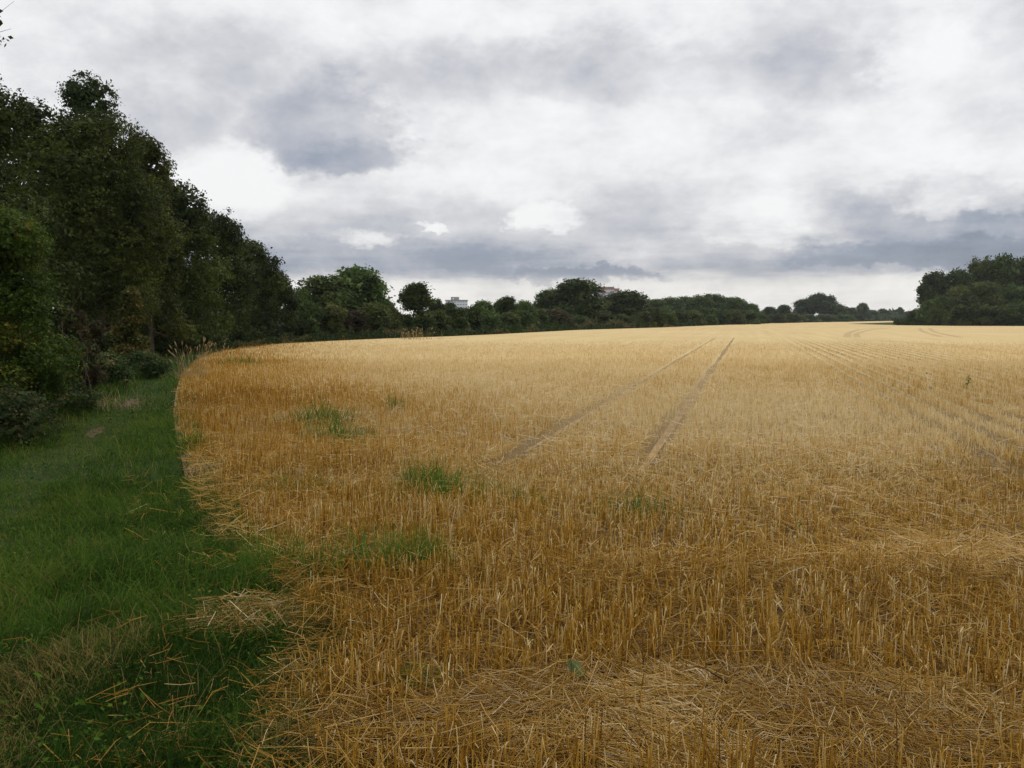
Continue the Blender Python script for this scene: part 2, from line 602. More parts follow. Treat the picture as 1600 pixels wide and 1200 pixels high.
def build_path():
    """worn patches of bare earth along the trodden line"""
    m = simple_mat('trodden_earth', (.10, .066, .036), .95, 7.0, .4, .5)
    for k, (px, py, ln, w, lab) in enumerate(((206, 627, 1.0, .13, 'bare earth patch of the path below the bush at its bend'), (150, 672, .7, .10, 'worn earth patch of the path in the verge grass'),
                                              (232, 586, 1.1, .22, 'worn reddish earth of the path at its far bend'))):
        r = rs(90 + k)
        c = gp(px, py)
        i = int(np.argmin(np.linalg.norm(PATH - c[:2], axis=1))); i = min(max(i, 1), len(PATH) - 2)
        t = unit(PATH[i + 1] - PATH[i - 1]); nr = np.array((-t[1], t[0]))
        n = 26
        a = np.linspace(0, 2 * math.pi, n, endpoint=False)
        q = .7 + .5 * r.rand(n)
        P = c[:2] + np.outer(np.cos(a) * q * ln, t) + np.outer(np.sin(a) * q * w, nr)
        o = poly_sheet('path', P, -.022, m)
        tag(o, lab, 'path', 'worn patches of the path', kind='structure')


build_path()

# ------------------------------------------------------------------ stubble
TR_U = (-1.08, -2.62)                          # wheel tracks, offset across the rows


def uv_of(x, y):
    return x * math.cos(ROW_A) - y * math.sin(ROW_A), x * math.sin(ROW_A) + y * math.cos(ROW_A)


# places in the near field where the straw is trampled flat (photo pixel, half-size in m)
FLAT = [((1130, 1125), 1.05, .42), ((985, 1105), .55, .25), ((1290, 1150), .6, .3), ((830, 1140), .45, .22), ((385, 962), .24, .22),
        ((560, 1160), .30, .16), ((1560, 870), .9, .5), ((1330, 1110), .45, .3)]
FLAT_G = [(gp(*p), a, b) for p, a, b in FLAT]
GREEN = [((515, 655), 1.2, 1.3), ((560, 680), 1.0, 1.0), ((700, 760), .75, .5), ((610, 885), .55, .30), ((430, 890), .5, .35), ((470, 760), .7, .7),
         ((980, 795), .4, .35), ((660, 1060), .16, .10)]
GREEN_G = [(gp(*p), a, b) for p, a, b in GREEN]


def area_mask(x, y, areas, soft=.45):
    m = np.zeros(len(x))
    wob = (vnoise(x * 2.2, y * 2.2, 3) - .5) * .7
    for c, a, b in areas:
        q = np.sqrt(((x - c[0]) / a) ** 2 + ((y - c[1]) / b) ** 2) + wob
        m = np.maximum(m, 1 - sstep(1 - soft, 1 + soft, q))
    return m


def sample_band(r, d0, d1, dens, margin=1.08):
    hw = 0.5776 * margin
    n = int(hw * (d1 * d1 - d0 * d0) * dens)
    d = np.sqrt(r.rand(n) * (d1 * d1 - d0 * d0) + d0 * d0)
    x = (r.rand(n) * 2 - 1) * hw * d
    return x, d


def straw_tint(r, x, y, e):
    """browner headland straw by the hedge; cloud shade painted into the near straw, sunlit gold beyond"""
    gold = np.minimum(sstep(.3, 8, e), sstep(3.6, 13, y + 2.5 * (vnoise(x * .3, y * .3, 9) - .5)))  # the depth term puts the foreground's cloud shade into the straw colour
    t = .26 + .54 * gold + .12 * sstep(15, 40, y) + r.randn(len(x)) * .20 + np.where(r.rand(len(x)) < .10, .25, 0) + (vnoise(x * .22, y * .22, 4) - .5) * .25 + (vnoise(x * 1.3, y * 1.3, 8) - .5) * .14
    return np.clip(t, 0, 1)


def build_stubble():
    r = rs(11)
    parts = []
    for d0, d1, dens, wmul, prism in ((2.7, 6.0, 1050, .92, True), (6.0, 10.0, 900, 1.0, True), (10, 18, 650, 1.2, False), (18, 34, 300, 1.7, False),
                                      (34, 70, 80, 2.6, False)):
        x, y = sample_band(r, d0, d1, dens)
        u, s = uv_of(x, y)
        wide = sstep(1.0, 3.6, u) * (1 - sstep(8, 11, u)) * sstep(5, 9, y)
        sp = np.where(r.rand(len(u)) < wide, ROW_W, .135)
        jit = np.where(sp > .2, .050, .030 * (1 + .5 * (wmul - 1)))
        u2 = np.round(u / sp) * sp + r.randn(len(u)) * jit
        x = u2 * math.cos(ROW_A) + s * math.sin(ROW_A)
        y = -u2 * math.sin(ROW_A) + s * math.cos(ROW_A)
        e = edge_dist(x, y)
        keep = e > .03 + .30 * vnoise(x * 2.5, y * 2.5, 2) * (y < 10) + .75 * vnoise(x * 1.1, y * 1.1, 12) ** 2.5 * sstep(4.5, 6, y) * (1 - sstep(8, 12, y)) + .15 * r.rand(len(x)) ** 3
        fl = area_mask(x, y, FLAT_G)
        gr = area_mask(x, y, GREEN_G)
        keep &= r.rand(len(x)) > fl * .96
        keep &= r.rand(len(x)) > gr * .65
        trk = np.zeros(len(x))
        for tu in TR_U:
            trk = np.maximum(trk, (1 - sstep(.10, .24, np.abs(u2 - tu))) * sstep(7.5, 10.5, y))
        keep &= r.rand(len(x)) > trk * .80
        keep &= ~((sp > .2) & (r.rand(len(x)) < .15))
        clump = vnoise(u2 * 7, s * 2.6, 21)
        keep &= r.rand(len(x)) < .16 + 1.15 * clump ** 1.2
        keep &= r.rand(len(x)) > sstep(26, 72, y)
        x, y, e, trk, u2 = x[keep], y[keep], e[keep], trk[keep], u2[keep]
        n = len(x)
        h = (.105 + .06 * vnoise(x * .8, y * .8, 31) + .030 * sstep(.3, .9, e) * (1 - sstep(1, 5, e)) + .05 * (vnoise(x * 1.7, y * 1.7, 33) - .25) * (1 - sstep(5, 9, y)) + r.randn(n) * .028) * (1 - .5 * trk) * (1 - .35 * sstep(30, 70, y))
        h = np.clip(h, .05, .32) * np.where(r.rand(n) < .12, .55, 1)
        lean = np.minimum(np.abs(r.randn(n)) * .13 + np.where(r.rand(n) < .25, .6 * r.rand(n), 0), .85)
        az = r.rand(n) * 2 * math.pi
        top = np.stack([np.cos(az) * lean, np.sin(az) * lean, np.sqrt(np.maximum(1 - lean ** 2, .2))], -1) * h[:, None]
        p0 = np.stack([x, y, np.full(n, -.005)], -1)
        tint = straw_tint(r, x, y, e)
        if prism:
            w = (.0021 + .0008 * r.rand(n)) * wmul
            v, q, t = tubes(np.stack([p0, p0 + top], 1), np.stack([w * 1.1, w], 1), 3)
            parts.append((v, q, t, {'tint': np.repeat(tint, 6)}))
            # a torn leaf sheath on some stems
            k = r.rand(n) < .35
            m = k.sum()
            a2 = r.rand(m) * 6.283
            out = np.stack([np.cos(a2), np.sin(a2), np.zeros(m)], -1)
            b0 = p0[k] + top[k] * (.3 + .6 * r.rand(m))[:, None]
            L = (.03 + .07 * r.rand(m))[:, None]
            path = np.stack([b0, b0 + out * L * .5 + np.array([0, 0, .3]) * L, b0 + out * L - np.array([0, 0, .35]) * L], 1)
            sd = np.stack([-np.sin(a2), np.cos(a2), np.zeros(m)], -1)
            v, q = ribbons(path, np.array([[.005, .004, .0012]]) * wmul, sd)
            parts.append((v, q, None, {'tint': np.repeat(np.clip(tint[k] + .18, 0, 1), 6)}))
        else:
            w = (.0042 + .0020 * r.rand(n)) * wmul
            a2 = r.randn(n) * .8
            sd = np.stack([np.cos(a2), np.sin(a2), np.zeros(n)], -1)
            v, q = ribbons(np.stack([p0, p0 + top], 1), np.stack([w, w * .8], 1), sd)
            parts.append((v, q, None, {'tint': np.repeat(tint, 4)}))
    v, q, t, a = join(parts)
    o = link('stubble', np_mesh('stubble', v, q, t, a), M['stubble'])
    tag(o, 'standing cut straw stubble in drilled rows across the field', 'stubble', kind='stuff')


build_stubble()


def build_straw():
    """loose straw: broken stems lying between and on top of the stubble"""
    r = rs(23)
    parts = []
    X, Y, Z, TI, LEN, PIT, DIRB = [], [], [], [], [], [], []

    def add(x, y, z, ln, pit, ti, dirb=None):
        X.append(x); Y.append(y); Z.append(z); LEN.append(ln); PIT.append(pit); TI.append(ti)
        DIRB.append(r.rand(len(x)) * 2 * math.pi if dirb is None else dirb)
    for d0, d1, dens in ((2.6, 6, 950), (6, 12, 330), (12, 26, 70), (26, 55, 12)):
        x, y = sample_band(r, d0, d1, dens)
        k = edge_dist(x, y) > .05
        k &= r.rand(len(x)) < .25 + 1.2 * vnoise(x * 1.1, y * 1.1, 41)
        uu, _ = uv_of(x, y)
        for tu in TR_U:
            k &= (np.abs(uu - tu) > .16) | (y < 10)
        k &= r.rand(len(x)) > .93 * sstep(1.6, 2.8, uu) * (1 - sstep(8, 11, uu)) * sstep(5, 8, y)
        x, y = x[k], y[k]
        n = len(x)
        sc = 1.0 if d1 < 13 else (1.2 if d1 < 30 else 1.6)
        add(x, y, .01 + .12 * r.rand(n) ** 1.5, (.10 + .26 * r.rand(n)) * sc, r.randn(n) * .30, np.clip(.36 + .50 * sstep(4, 14, y) * sstep(.2, 6, edge_dist(x, y)) + .22 * r.randn(n), 0, 1))  # near loose straw carries the same painted cloud shade
    for (c, a, b), dens in zip(FLAT_G, (2300, 2200, 2000, 1700, 600, 1700, 380, 1900)):
        n = int(math.pi * a * b * dens * 1.9)
        q = np.sqrt(r.rand(n)) * 1.22
        th = r.rand(n) * 6.283
        x, y = c[0] + np.cos(th) * q * a, c[1] + np.sin(th) * q * b
        swirl = vnoise(x * 1.6, y * 1.6, 51) * 5.5 + vnoise(x * 5, y * 5, 52) * 1.2
        db = swirl + r.randn(n) * (.45 if c[0] > -.6 else 1.6)
        add(x, y, .008 + .05 * r.rand(n) ** 1.3, .14 + .26 * r.rand(n), r.randn(n) * .12, np.clip(.62 + .24 * r.randn(n), 0, 1), db)
        # a few standing broken bits
        m = int(n * .12)
        add(x[:m], y[:m], np.full(m, .01), .06 + .12 * r.rand(m), .5 + .6 * r.rand(m), np.clip(.7 + .2 * r.randn(m), 0, 1))
    # wisps dragged out over the verge at the bottom left
    n = 60
    x = -2.9 + 2.3 * r.rand(n); y = 2.7 + 2.0 * r.rand(n)
    k = (edge_dist(x, y) < 0) & (vnoise(x * 2, y * 2, 61) > .42)
    add(x[k], y[k], .03 + .08 * r.rand(k.sum()), .06 + .16 * r.rand(k.sum()), r.randn(k.sum()) * .25, np.clip(.15 + .15 * r.randn(k.sum()), 0, 1))
    # straw thinning out from the field edge into the grass
    n = 1700
    y = 2.7 + 6.5 * r.rand(n) ** 1.3
    x = np.interp(y, EDGE_XY[:14, 1], EDGE_XY[:14, 0]) - .80 * r.rand(n) ** 2.2 + .15
    k = r.rand(n) < 1.5 * (.15 + sstep(.45, .8, vnoise(x * 2.9, y * 2.9, 66))) * (1 - .85 * sstep(5, 8, y))
    m = k.sum()
    add(x[k], y[k], .01 + .06 * r.rand(m), .05 + .16 * r.rand(m), r.randn(m) * .38, np.clip(.30 + .22 * r.randn(m), 0, 1))
    x, y, z, ln, pit, ti, db = (np.concatenate(a) for a in (X, Y, Z, LEN, PIT, TI, DIRB))
    n = len(x)
    dv = np.stack([np.cos(db) * np.cos(pit), np.sin(db) * np.cos(pit), np.sin(pit)], -1)
    c = np.stack([x, y, z], -1)
    a, b = c - dv * ln[:, None] * .5, c + dv * ln[:, None] * .5
    mid = c + r.randn(n, 3) * (ln * np.where(r.rand(n) < .3, .11, .035))[:, None]
    for p in (a, b, mid):
        p[:, 2] = np.maximum(p[:, 2], .004 + .012 * r.rand(n))
    w = (.0014 + .0010 * r.rand(n)) * np.maximum(1, np.sqrt(y / 7.0))
    k = y < 5.6
    v, q, t = tubes(np.stack([a, mid, b], 1)[k], np.stack([w, w, w * .8], 1)[k], 3, False)
    parts.append((v, q, None, {'tint': np.repeat(ti[k], 9)}))
    k = ~k
    v, q = ribbons(np.stack([a, mid, b], 1)[k], np.stack([w, w, w * .8], 1)[k] * 2, unit(np.cross(dv[k], np.array([0, -.6, .8]))))
    parts.append((v, q, None, {'tint': np.repeat(ti[k], 6)}))
    v, q, t, at = join(parts)
    o = link('loose_straw', np_mesh('loose_straw', v, q, t, at), M['straw'])
    tag(o, 'loose broken straw lying flat in swirls on the near stubble', 'straw', kind='stuff')


build_straw()

# ------------------------------------------------------------------ grass verge
HEDGE_PX = [(-260, 800), (-60, 715), (0, 688), (60, 665), (130, 632), (185, 603), (225, 577), (262, 553), (300, 543), (360, 537), (430, 533)]
HEDGE = np.array([gp(*p)[:2] for p in HEDGE_PX])


def hedge_side(x, y):
    """positive on the verge side of the left hedge foot"""
    best = np.full(len(x), 1e9); sg = np.ones(len(x))
    p = np.stack([x, y], -1)
    for a, b in zip(HEDGE[:-1], HEDGE[1:]):
        ab = b - a
        t = np.clip(((p - a) @ ab) / (ab @ ab), 0, 1)
        d = np.linalg.norm(p - a - t[:, None] * ab, axis=1)
        cr = ab[0] * (p[:, 1] - a[1]) - ab[1] * (p[:, 0] - a[0])
        u = d < best
        best = np.where(u, d, best); sg = np.where(u, np.where(cr < 0, 1, -1), sg)
    return best * sg


def blades(r, x, y, L, w, tint, lean0=.25, bend=.7, seg=4, az=None):
    n = len(x)
    az = r.rand(n) * 6.283 if az is None else az
    out = np.stack([np.cos(az), np.sin(az), np.zeros(n)], -1)
    sd = np.stack([-np.sin(az), np.cos(az), np.zeros(n)], -1)
    l0 = lean0 * np.abs(r.randn(n)) + .03
    bd = bend * (.4 + r.rand(n))
    pts = [np.stack([x, y, np.full(n, -.03)], -1)]
    for i in range(seg - 1):
        ang = np.minimum(l0 + bd * (i + .5) / (seg - 1) * 1.3, 2.0)
        pts.append(pts[-1] + (out * np.sin(ang)[:, None] + np.array([0, 0, 1.]) * np.cos(ang)[:, None]) * (L / (seg - 1))[:, None])
    P = np.stack(pts, 1)
    P[:, 1:, 2] = np.maximum(P[:, 1:, 2], -.01)
    prof = np.linspace(1, .12, seg) ** .7
    v, q = ribbons(P, w[:, None] * prof[None], sd)
    return v, q, None, {'tint': np.repeat(tint, seg * 2)}


def build_grass():
    r = rs(31)
    parts = []
    for d0, d1, dens, wm, seg in ((2.6, 5.0, 7500, 1.0, 4), (5, 9, 3600, 1.25, 4), (9, 16, 1100, 1.9, 3), (16, 30, 260, 3.0, 3), (30, 66, 55, 5.5, 3)):
        n = int(dens * (d1 - d0) * (d1 + d0) * .5 * .42)
        d = np.sqrt(r.rand(n) * (d1 * d1 - d0 * d0) + d0 * d0)
        x = -d * (.02 + .66 * r.rand(n)) * 1.0
        e = edge_dist(x, d)
        k = (e < .12 + .25 * vnoise(x * 2.5, d * 2.5, 2) + .8 * vnoise(x * 1.1, d * 1.1, 12) ** 2.5 * sstep(4.5, 6, d) * (1 - sstep(8, 12, d)) + .25 * r.rand(n) ** 2) & (hedge_side(x, d) > -.6)
        pdn = path_dist(x, d)
        k &= r.rand(n) > (1 - sstep(.02, .26, pdn + .9 * (vnoise(x * .9, d * .9, 71) - .30))) * .35
        k &= (e > -25)
        x, y, pdn = x[k], d[k], pdn[k]
        n = len(x)
        lush = vnoise(x * 1.1, y * 1.1, 72)
        tuss = vnoise(x * 3.2, y * 3.2, 73)
        L = (.07 + .13 * tuss * lush * 1.6 + .05 * r.rand(n)) * (.5 + .5 * sstep(.05, .7, pdn))
        az = (vnoise(x * 1.5, y * 1.5, 74) * 9 + r.randn(n) * 1.5)
        cell = vnoise(np.round(x * 9 + .6 * r.randn(n)) * 7.1, np.round(y * 6 + .6 * r.randn(n)) * 5.3, 79)
        tint = .40 - .12 * (1 - sstep(4, 8, y)) + .5 * (vnoise(x * .8, y * .8, 75) - .45) + .3 * (vnoise(x * 3, y * 3, 78) - .5) + .5 * (cell - .5) + .16 * r.randn(n)
        worn = 1 - sstep(.12, .45, pdn + .3 * (vnoise(x * 1.3, y * 1.3, 93) - .4))
        tint = tint + .22 * worn
        L = L * (.60 + .85 * cell) * (1 - .5 * worn)
        az = az + 2.5 * (cell - .5)
        dry = sstep(.35, .65, vnoise(x * 1.4 + 3, y * 1.4, 76)) * (1 - sstep(4.3, 5.2, y))
        tint = np.where(r.rand(n) < .03 + .50 * dry, .86 + .14 * r.rand(n), np.clip(tint, 0, .80))
        parts.append(blades(r, x, y, L, (.0032 + .0022 * r.rand(n)) * wm, tint, .45, 1.15, seg, az))
    # long rank grass and nettle stems at the hedge foot
    n = 15000
    q = r.rand(n) * (len(HEDGE) - 1.001)
    i = q.astype(int); f = (q - i)[:, None]
    hp = HEDGE[i] * (1 - f) + HEDGE[i + 1] * f
    tn = unit(HEDGE[i + 1] - HEDGE[i]); off = (r.randn(n) * .32 - .25) * (1 + hp[:, 1] / 40)
    x, y = hp[:, 0] + tn[:, 1] * off, hp[:, 1] - tn[:, 0] * off
    L = (.16 + .42 * vnoise(x * .9, y * .9, 95) ** 1.3) * (.5 + .7 * r.rand(n))
    dryp = sstep(.55, .8, vnoise(x * .7, y * .7, 96))
    tint = np.where(r.rand(n) < .04 + .35 * dryp, .86 + .12 * r.rand(n), np.clip(.28 + .2 * r.randn(n), 0, .75))
    parts.append(blades(r, x, y, L, .0045 * np.maximum(1, y / 9), tint, .25, .7, 4))
    # low broad leaves among the blades
    n = 14000
    d = 2.7 + 14 * r.rand(n) ** 1.6
    x = -d * (.02 + .62 * r.rand(n))
    k = (edge_dist(x, d) < .1) & (hedge_side(x, d) > -.3) & (vnoise(x * 1.6, d * 1.6, 91) > .42)
    x, d = x[k], d[k]
    n = len(x)
    c = np.stack([x, d, .01 + .10 * r.rand(n)], -1)
    nr = unit(r.randn(n, 3) * .5 + np.array([0, 0, 1.])); ax = unit(np.cross(nr, r.randn(n, 3))); sd = np.cross(nr, ax)
    sz = ((.006 + .016 * r.rand(n) ** 2) * np.maximum(1, d / 8))[:, None]
    v = np.stack([c - ax * sz, c + sd * sz * .5 + nr * sz * .15, c + ax * sz, c - sd * sz * .5 + nr * sz * .15], 1).reshape(-1, 3)
    parts.append((v, np.arange(n * 4).reshape(n, 4), None, {'tint': np.repeat(np.clip(.45 + .25 * r.randn(n), 0, .85), 4)}))
    # a scatter of tall seeding stalks
    n = 420
    d = 2.8 + 16 * r.rand(n) ** 1.4
    x = -d * (.04 + .60 * r.rand(n))
    k = (edge_dist(x, d) < 0) & (hedge_side(x, d) > -.2)
    x, d = x[k], d[k]
    n = len(x)
    parts.append(blades(r, x, d, .22 + .25 * r.rand(n), (.0022 * np.maximum(1, d / 6)), .88 + .12 * r.rand(n), .35, .8, 4))
    v, q, t, a = join(parts)
    o = link('verge_grass', np_mesh('verge_grass', v, q, None, a), M['grass'])
    tag(o, 'dark green tussocky grass growing on the verge beside the stubble', 'grass', kind='stuff')


build_grass()


# ------------------------------------------------------------------ trees and shrubs
def gen_lobes(r, h, rad, z0, n, style):
    C, Rr = [], []
    for i in range(n):
        t = r.rand() ** .85
        if style == 'tall':
            pr = rad * (1.0 - .75 * t) * (.55 + .9 * min(1, t * 4 + .3) * .5 + .1)
            lr = rad * (.42 - .20 * t) * (.8 + .4 * r.rand())
        elif style == 'oak':
            t = .15 + .85 * r.rand() ** .8
            pr = rad * math.sqrt(max(.05, 1 - ((t - .5) / .62) ** 2))
            lr = rad * (.20 + .16 * r.rand())
        elif style == 'shrub':
            pr = rad * math.sqrt(max(.04, 1 - (t * .96) ** 2.4))
            lr = rad * (.26 + .20 * r.rand())
        else:
            pr = rad * math.sqrt(max(.05, 1 - (abs(t - .38) / (.66 if t > .38 else .80)) ** 2.2))
            lr = rad * (.20 + .28 * r.rand() ** 1.5)
        q = math.sqrt(.12 + .88 * r.rand())
        a = r.rand() * 6.283
        rr = max(0, pr - lr * .75) * q
        z = z0 + (h - z0) * t
        z = min(max(z, z0 + lr * .7), h - lr * .7)
        C.append((math.cos(a) * rr, math.sin(a) * rr, z))
        sq = .62 if style == 'oak' else .8
        Rr.append((lr * (.85 + .4 * r.rand()), lr * (.85 + .4 * r.rand()), lr * (sq - .1 + .3 * r.rand())))
    return np.array(C), np.array(Rr)


def crown_mesh(name, seed, h, rad, z0, style, n_lobe, n_leaf, leaf, per=9, spread=2.6, shoots=12, fit=True):
    r = rs(seed)
    C, Rr = gen_lobes(r, h, rad, z0, n_lobe, style)
    L = len(C)
    w = Rr[:, 0] ** 2
    ns = int(n_leaf / per * 1.5)
    li = r.choice(L, ns, p=w / w.sum())
    u = unit(r.randn(ns, 3) + np.array([0, 0, .22]))
    rr = 1.04 - .5 * r.rand(ns) ** 2.2
    P = C[li] + Rr[li] * u * rr[:, None]
    q = np.linalg.norm((P[:, None] - C[None]) / Rr[None], axis=-1)
    q[np.arange(ns), li] = 9
    P_ok = (q.min(1) > .74) & (P[:, 2] > z0 * .5)
    P, u, li = P[P_ok], u[P_ok], li[P_ok]
    ltint = .48 + .22 * r.randn(L)
    stint = ltint[li] + .16 * r.randn(len(li))
    # twigs leave the crown outline here and there
    if shoots:
        si = r.choice(len(P), shoots, replace=False)
        sP, sU, sT = [], [], []
        for i in si:
            d = unit(u[i] * .8 + np.array([0, 0, .7]) + r.randn(3) * .25)
            ln = rad * (.10 + .20 * r.rand())
            for k in np.linspace(.1, 1, 6):
                sP.append(P[i] + d * ln * k + r.randn(3) * leaf * .4); sU.append(d); sT.append(stint[i])
        P, u, stint = np.concatenate([P, sP]), np.concatenate([u, sU]), np.concatenate([stint, sT])
    m0 = len(P)
    ni = int(m0 * .16)                       # leaves deeper in the clumps, larger and fewer
    lj = r.choice(L, ni, p=w / w.sum())
    uj = unit(r.randn(ni, 3))
    P = np.concatenate([P, C[lj] + Rr[lj] * uj * (.35 + .4 * r.rand(ni))[:, None]])
    u = np.concatenate([u, uj]); stint = np.concatenate([stint, ltint[lj]])
    m = len(P)
    c = np.repeat(P, per, 0) + r.randn(m * per, 3) * leaf * spread * .5 * np.array([1, 1, .75])
    uu = np.repeat(u, per, 0)
    N = m * per
    nr = unit(uu * .55 + np.array([0, 0, .45]) + np.repeat(r.randn(m, 3), per, 0) * .38 + r.randn(N, 3) * .38)
    ax = unit(np.cross(nr, r.randn(N, 3)))
    ax = unit(ax + np.array([0, 0, -.25]))
    sd = unit(np.cross(nr, ax))
    s = (leaf * 1.25 * (.40 + 1.0 * r.rand(N)) * np.where(np.repeat(np.arange(m), per) < m0, 1.0, 2.3))[:, None]
    v = np.stack([c - ax * s * .55, c + sd * s * .36 + nr * s * .10 - ax * s * .05, c + ax * s * .55, c - sd * s * .36 + nr * s * .10 - ax * s * .05], 1)
    if fit:
        zt = np.percentile(c[:, 2], 99.9); rt = np.percentile(np.hypot(c[:, 0], c[:, 1]), 98.5)
        sc = np.array([rad / rt, rad / rt, h / zt])
        v = v * sc; C = C * sc
    tint = np.clip(np.repeat(stint, per) + .14 * r.randn(N), 0, 1)
    q = np.arange(N * 4).reshape(N, 4)
    me = np_mesh(name, v.reshape(-1, 3), q, None, {'tint': np.repeat(tint, 4)})
    return me, C


def trunk_mesh(name, seed, h, C, r0, bare=.25):
    """tapered trunk and limbs reaching into the clumps of the crown"""
    r = rs(seed)
    parts = []
    zt = h * .72
    k = 7
    zz = np.linspace(-.05, zt, k)
    wob = np.cumsum(r.randn(k, 2) * r0 * .35, 0) * np.linspace(0, 1, k)[:, None]
    core = np.c_[wob, zz]
    rad = r0 * (1.25 - .25 * np.minimum(1, zz / (.1 * h + .05))) * (1 - .82 * zz / zt)
    v, q, t = tubes(core[None], np.maximum(rad, r0 * .1)[None], 8)
    parts.append((v, q, t, {}))
    for i in r.permutation(len(C))[:11]:
        c = C[i]
        zb = min(max(c[2] * (.35 + .25 * r.rand()), h * bare * .6), zt * .9)
        a = np.array([np.interp(zb, zz, core[:, 0]), np.interp(zb, zz, core[:, 1]), zb])
        mid = a * .5 + c * .5 + np.array([0, 0, -.05 * h]) + r.randn(3) * .03 * h
        lr = max(r0 * .1, np.interp(zb, zz, rad) * .5)
        P = np.array([a, a * .6 + mid * .4, mid * .6 + c * .4, c])
        v, q, t = tubes(P[None], np.array([[lr, lr * .75, lr * .5, lr * .2]]), 5)
        parts.append((v, q, t, {}))
    v, q, t, _ = join(parts)
    return np_mesh(name, v, q, t, {}, smooth=True)


def plant(name, crown, trunk, mat, loc, sc=(1, 1, 1), rz=0.0, label='', cat='tree', group=None):
    e = empty(name, loc, rz, sc)
    tag(e, label, cat, group)
    link('crown', crown, mat, e)
    link('trunk' if cat == 'tree' else 'stem', trunk, M['bark'], e)
    return e


# --- unique near plants of the left hedge: (name, cat, column, depth, top row, radius m, base z, style, lobes, leaves, leaf size, material, shoots, label)
NEAR = [
    ('hedge_shrub', 'shrub', 0, 13.4, 318, 1.08, .02, 'round', 52, 46000, .036, 'fresh', 60, 'bright leafy green shrub at the left edge, nearest of the left hedge'),
    ('bramble_bush', 'shrub', -14, 11.8, 590, .95, .0, 'shrub', 30, 17000, .030, 'bramble', 26, 'low grey-green bramble bush at the left edge under the nearest leafy shrub'),
    ('hedge_tree', 'tree', -48, 17.5, 104, 2.1, .2, 'shrub', 50, 40000, .060, 'dark', 50, 'tall dark tree cut off by the left edge above the nearest shrub'),
    ('hedge_tree', 'tree', 148, 34.0, 114, 2.0, .3, 'shrub', 44, 30000, .075, 'mid', 60, 'tallest tree on the left with leafy sprigs sticking up from its top'),
    ('hedge_tree', 'tree', 158, 30.5, 174, 2.75, 1.7, 'round', 60, 52000, .068, 'olive', 60, 'broad olive-green tree bulging towards the field below the tallest left tree'),
    ('hedge_tree', 'tree', 232, 37.0, 212, 1.75, .1, 'shrub', 40, 24000, .085, 'olive', 40, 'narrow olive tree at the right flank of the broad olive tree'),
    ('hedge_tree', 'tree', 284, 45.0, 284, 2.5, .1, 'shrub', 46, 28000, .11, 'dark', 40, 'dark hedge tree halfway down the sloping left skyline'),
    ('hedge_tree', 'tree', 340, 54.0, 332, 2.7, .1, 'shrub', 46, 26000, .12, 'dark', 40, 'dark tree third from the end of the tall left hedge'),
    ('hedge_tree', 'tree', 390, 63.0, 374, 2.7, .1, 'shrub', 42, 22000, .14, 'dark', 36, 'very dark tree second from the end of the tall left hedge'),
    ('hedge_tree', 'tree', 430, 71.0, 420, 2.1, .1, 'shrub', 34, 11000, .16, 'dark', 36, 'dark tree with thin outline at the end of the tall left hedge'),
    ('hedge_shrub', 'shrub', 204, 25.5, 448, .55, .02, 'tall', 24, 9000, .060, 'yellow', 18, 'yellow-tipped upright shrub in front of the dark hollow of the left hedge'),
    ('hedge_shrub', 'shrub', 120, 19.0, 478, .55, .02, 'shrub', 24, 8000, .050, 'brown', 14, 'brownish withered shrub beside the bright nearest leafy shrub'),
    ('low_shrub', 'shrub', 220, 24.5, 546, .75, .0, 'shrub', 26, 10000, .050, 'bramble', 20, 'low round dark bush jutting into the verge behind the path bend'),
    ('low_shrub', 'shrub', 158, 21.5, 548, .75, .0, 'shrub', 22, 8000, .050, 'bramble', 16, 'low weedy bush left of the bush behind the path bend'),
    ('low_shrub', 'shrub', 92, 15.4, 590, .75, .0, 'shrub', 22, 9000, .040, 'bramble', 20, 'low straggly bush at the foot of the brown withered shrub'),
    ('low_shrub', 'shrub', 318, 50.0, 512, 1.3, .0, 'shrub', 18, 5000, .11, 'bramble', 10, 'low leafy bush left of the field gate'),
    ('low_shrub', 'shrub', 352, 58.0, 514, 1.1, .0, 'shrub', 16, 4500, .12, 'bramble', 10, 'low leafy bush right in front of the field gate'),
    ('hedge_shrub', 'shrub', 365, 66.0, 470, 1.5, .0, 'shrub', 22, 5000, .15, 'dark', 6, 'dark shrub filling the hollow behind the field gate'),
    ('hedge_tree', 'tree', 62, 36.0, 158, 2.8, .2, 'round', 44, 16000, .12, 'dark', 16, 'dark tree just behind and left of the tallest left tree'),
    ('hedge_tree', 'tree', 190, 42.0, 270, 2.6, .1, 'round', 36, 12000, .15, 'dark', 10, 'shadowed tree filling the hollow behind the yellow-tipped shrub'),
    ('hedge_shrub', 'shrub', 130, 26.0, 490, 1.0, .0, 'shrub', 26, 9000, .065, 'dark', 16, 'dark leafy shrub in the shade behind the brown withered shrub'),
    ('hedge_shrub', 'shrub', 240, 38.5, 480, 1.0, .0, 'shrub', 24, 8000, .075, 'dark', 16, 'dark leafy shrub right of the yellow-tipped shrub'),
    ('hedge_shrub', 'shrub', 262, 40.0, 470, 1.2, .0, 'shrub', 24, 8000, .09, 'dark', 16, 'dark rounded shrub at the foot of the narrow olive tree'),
    ('hedge_shrub', 'shrub', 160, 34.5, 430, 1.3, .0, 'shrub', 24, 8000, .08, 'dark', 14, 'shadowed shrub left of the yellow-tipped shrub'),
]
